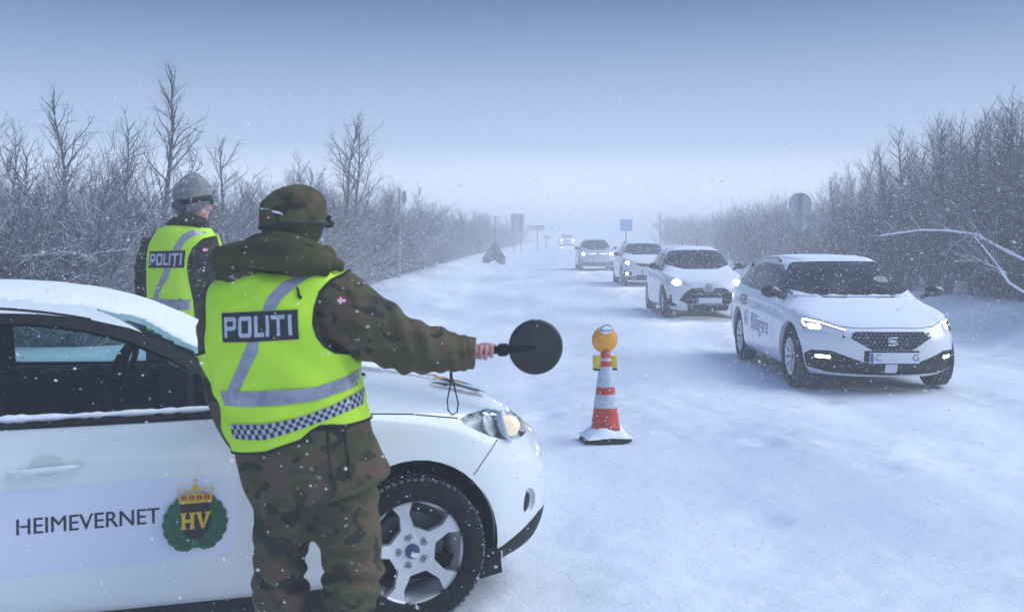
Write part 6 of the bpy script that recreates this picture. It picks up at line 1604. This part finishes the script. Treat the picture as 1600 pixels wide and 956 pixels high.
Y = 105; r6 = sign_root(840, Y, 'road_sign', 'wide low sign on a single post, the fainter one by the misty road')
bm = bmesh.new(); a = rel(r6, 826, 360, Y); b_ = rel(r6, 851, 352, Y); box(bm, ((a.x+b_.x)/2, .05, (a.z+b_.z)/2), (b_.x-a.x, .03, b_.z-a.z)); obm('plate', bm, alu, r6, smooth=False); post(r6, 840, Y, 352, .06)
Y = 112; r7 = sign_root(854, Y, 'road_sign', 'smallest dark sign on a short post near the vanishing road'); bm = bmesh.new(); box(bm, rel(r7, 854, 371, Y), (.6, .04, .35)); obm('plate', bm, alu, r7, smooth=False); post(r7, 854, Y, 369, .05)
Y = 74; r8 = sign_root(978, Y, 'road_sign', 'square pale blue sign on a slim post above the third car'); bm = bmesh.new(); a = rel(r8, 969, 361, Y); b_ = rel(r8, 988, 343, Y); box(bm, ((a.x+b_.x)/2, -.05, (a.z+b_.z)/2), (b_.x-a.x, .03, b_.z-a.z), bev=.01); obm('plate', bm, mat('sign_blue_frosted', (.22, .46, .72), .6), r8, smooth=False); post(r8, 976, Y, 343, .05)
Y = 40; sk = empty('marker_stake', (XW(1089, Y), Y, ground(XW(1089, Y), Y)), 0, 'thin red snow stake showing above the roof of the compact car', 'snow stake'); bm = bmesh.new(); tube(bm, [(0, 0, -.2), (0, 0, 1.62)], .022, 8); obm('stake', bm, mat('stake_red', (.55, .03, .04), .5), sk)

# ------------------------------------------------------------------ falling snow
fr_ = np.random.RandomState(3); NF = 80000
Yf = 1.6+(fr_.rand(NF)**.62)*30; Xf = (fr_.rand(NF)*1.1-.55)*Yf*1.0; Zf = fr_.rand(NF)**1.2*np.minimum(1.7+Yf*.12, 3.0)
vv = np.zeros((NF*4, 3)); base = np.array([(0, 0, 1.0), (.94, 0, -.33), (-.47, .82, -.33), (-.47, -.82, -.33)])
sz = (.0013+.0026*fr_.rand(NF)**2+.00020*Yf)[:, None, None]; rot = fr_.rand(NF)*6.28
br = np.stack([base[None, :, 0]*np.cos(rot)[:, None]-base[None, :, 1]*np.sin(rot)[:, None], base[None, :, 0]*np.sin(rot)[:, None]+base[None, :, 1]*np.cos(rot)[:, None], np.repeat(base[None, :, 2], NF, 0)], 2)
vv = (br*sz*np.array([1.5, 1, 1])+np.stack([Xf, Yf, Zf], 1)[:, None, :]).reshape(-1, 3)
ff = (np.array([(0, 1, 2), (0, 2, 3), (0, 3, 1), (1, 3, 2)])[None]+4*np.arange(NF)[:, None, None]).reshape(-1, 3)
me = bpy.data.meshes.new('falling_snow'); me.vertices.add(len(vv)); me.vertices.foreach_set('co', vv.ravel()); me.loops.add(len(ff)*3); me.loops.foreach_set('vertex_index', ff.ravel().astype(np.int32)); me.polygons.add(len(ff)); me.polygons.foreach_set('loop_start', np.arange(0, len(ff)*3, 3, dtype=np.int32)); me.update(calc_edges=True); me.validate()
fs_ = link('falling_snow', me, mat('snowflake', (.9, .93, .97), .9)); tag(fs_, 'small snowflakes drifting through the air', kind='stuff')
# ------------------------------------------------------------------ snow-filled air
hz = bmesh.new(); box(hz, (60, 380, 3.75), (1500, 960, 10.5))
hm = bpy.data.materials.new("haze"); hm.use_nodes = True; t = hm.node_tree; t.nodes.remove(t.nodes['Principled BSDF'])
pv = t.nodes.new('ShaderNodeVolumePrincipled'); pv.inputs['Color'].default_value = (.992, .996, 1, 1); pv.inputs['Density'].default_value = HAZE
pv.inputs['Anisotropy'].default_value = .1
t.links.new(pv.outputs[0], t.nodes['Material Output'].inputs['Volume'])
tag(obm('haze', hz, hm, smooth=False), 'pale blowing snow haze filling the air', kind='stuff')
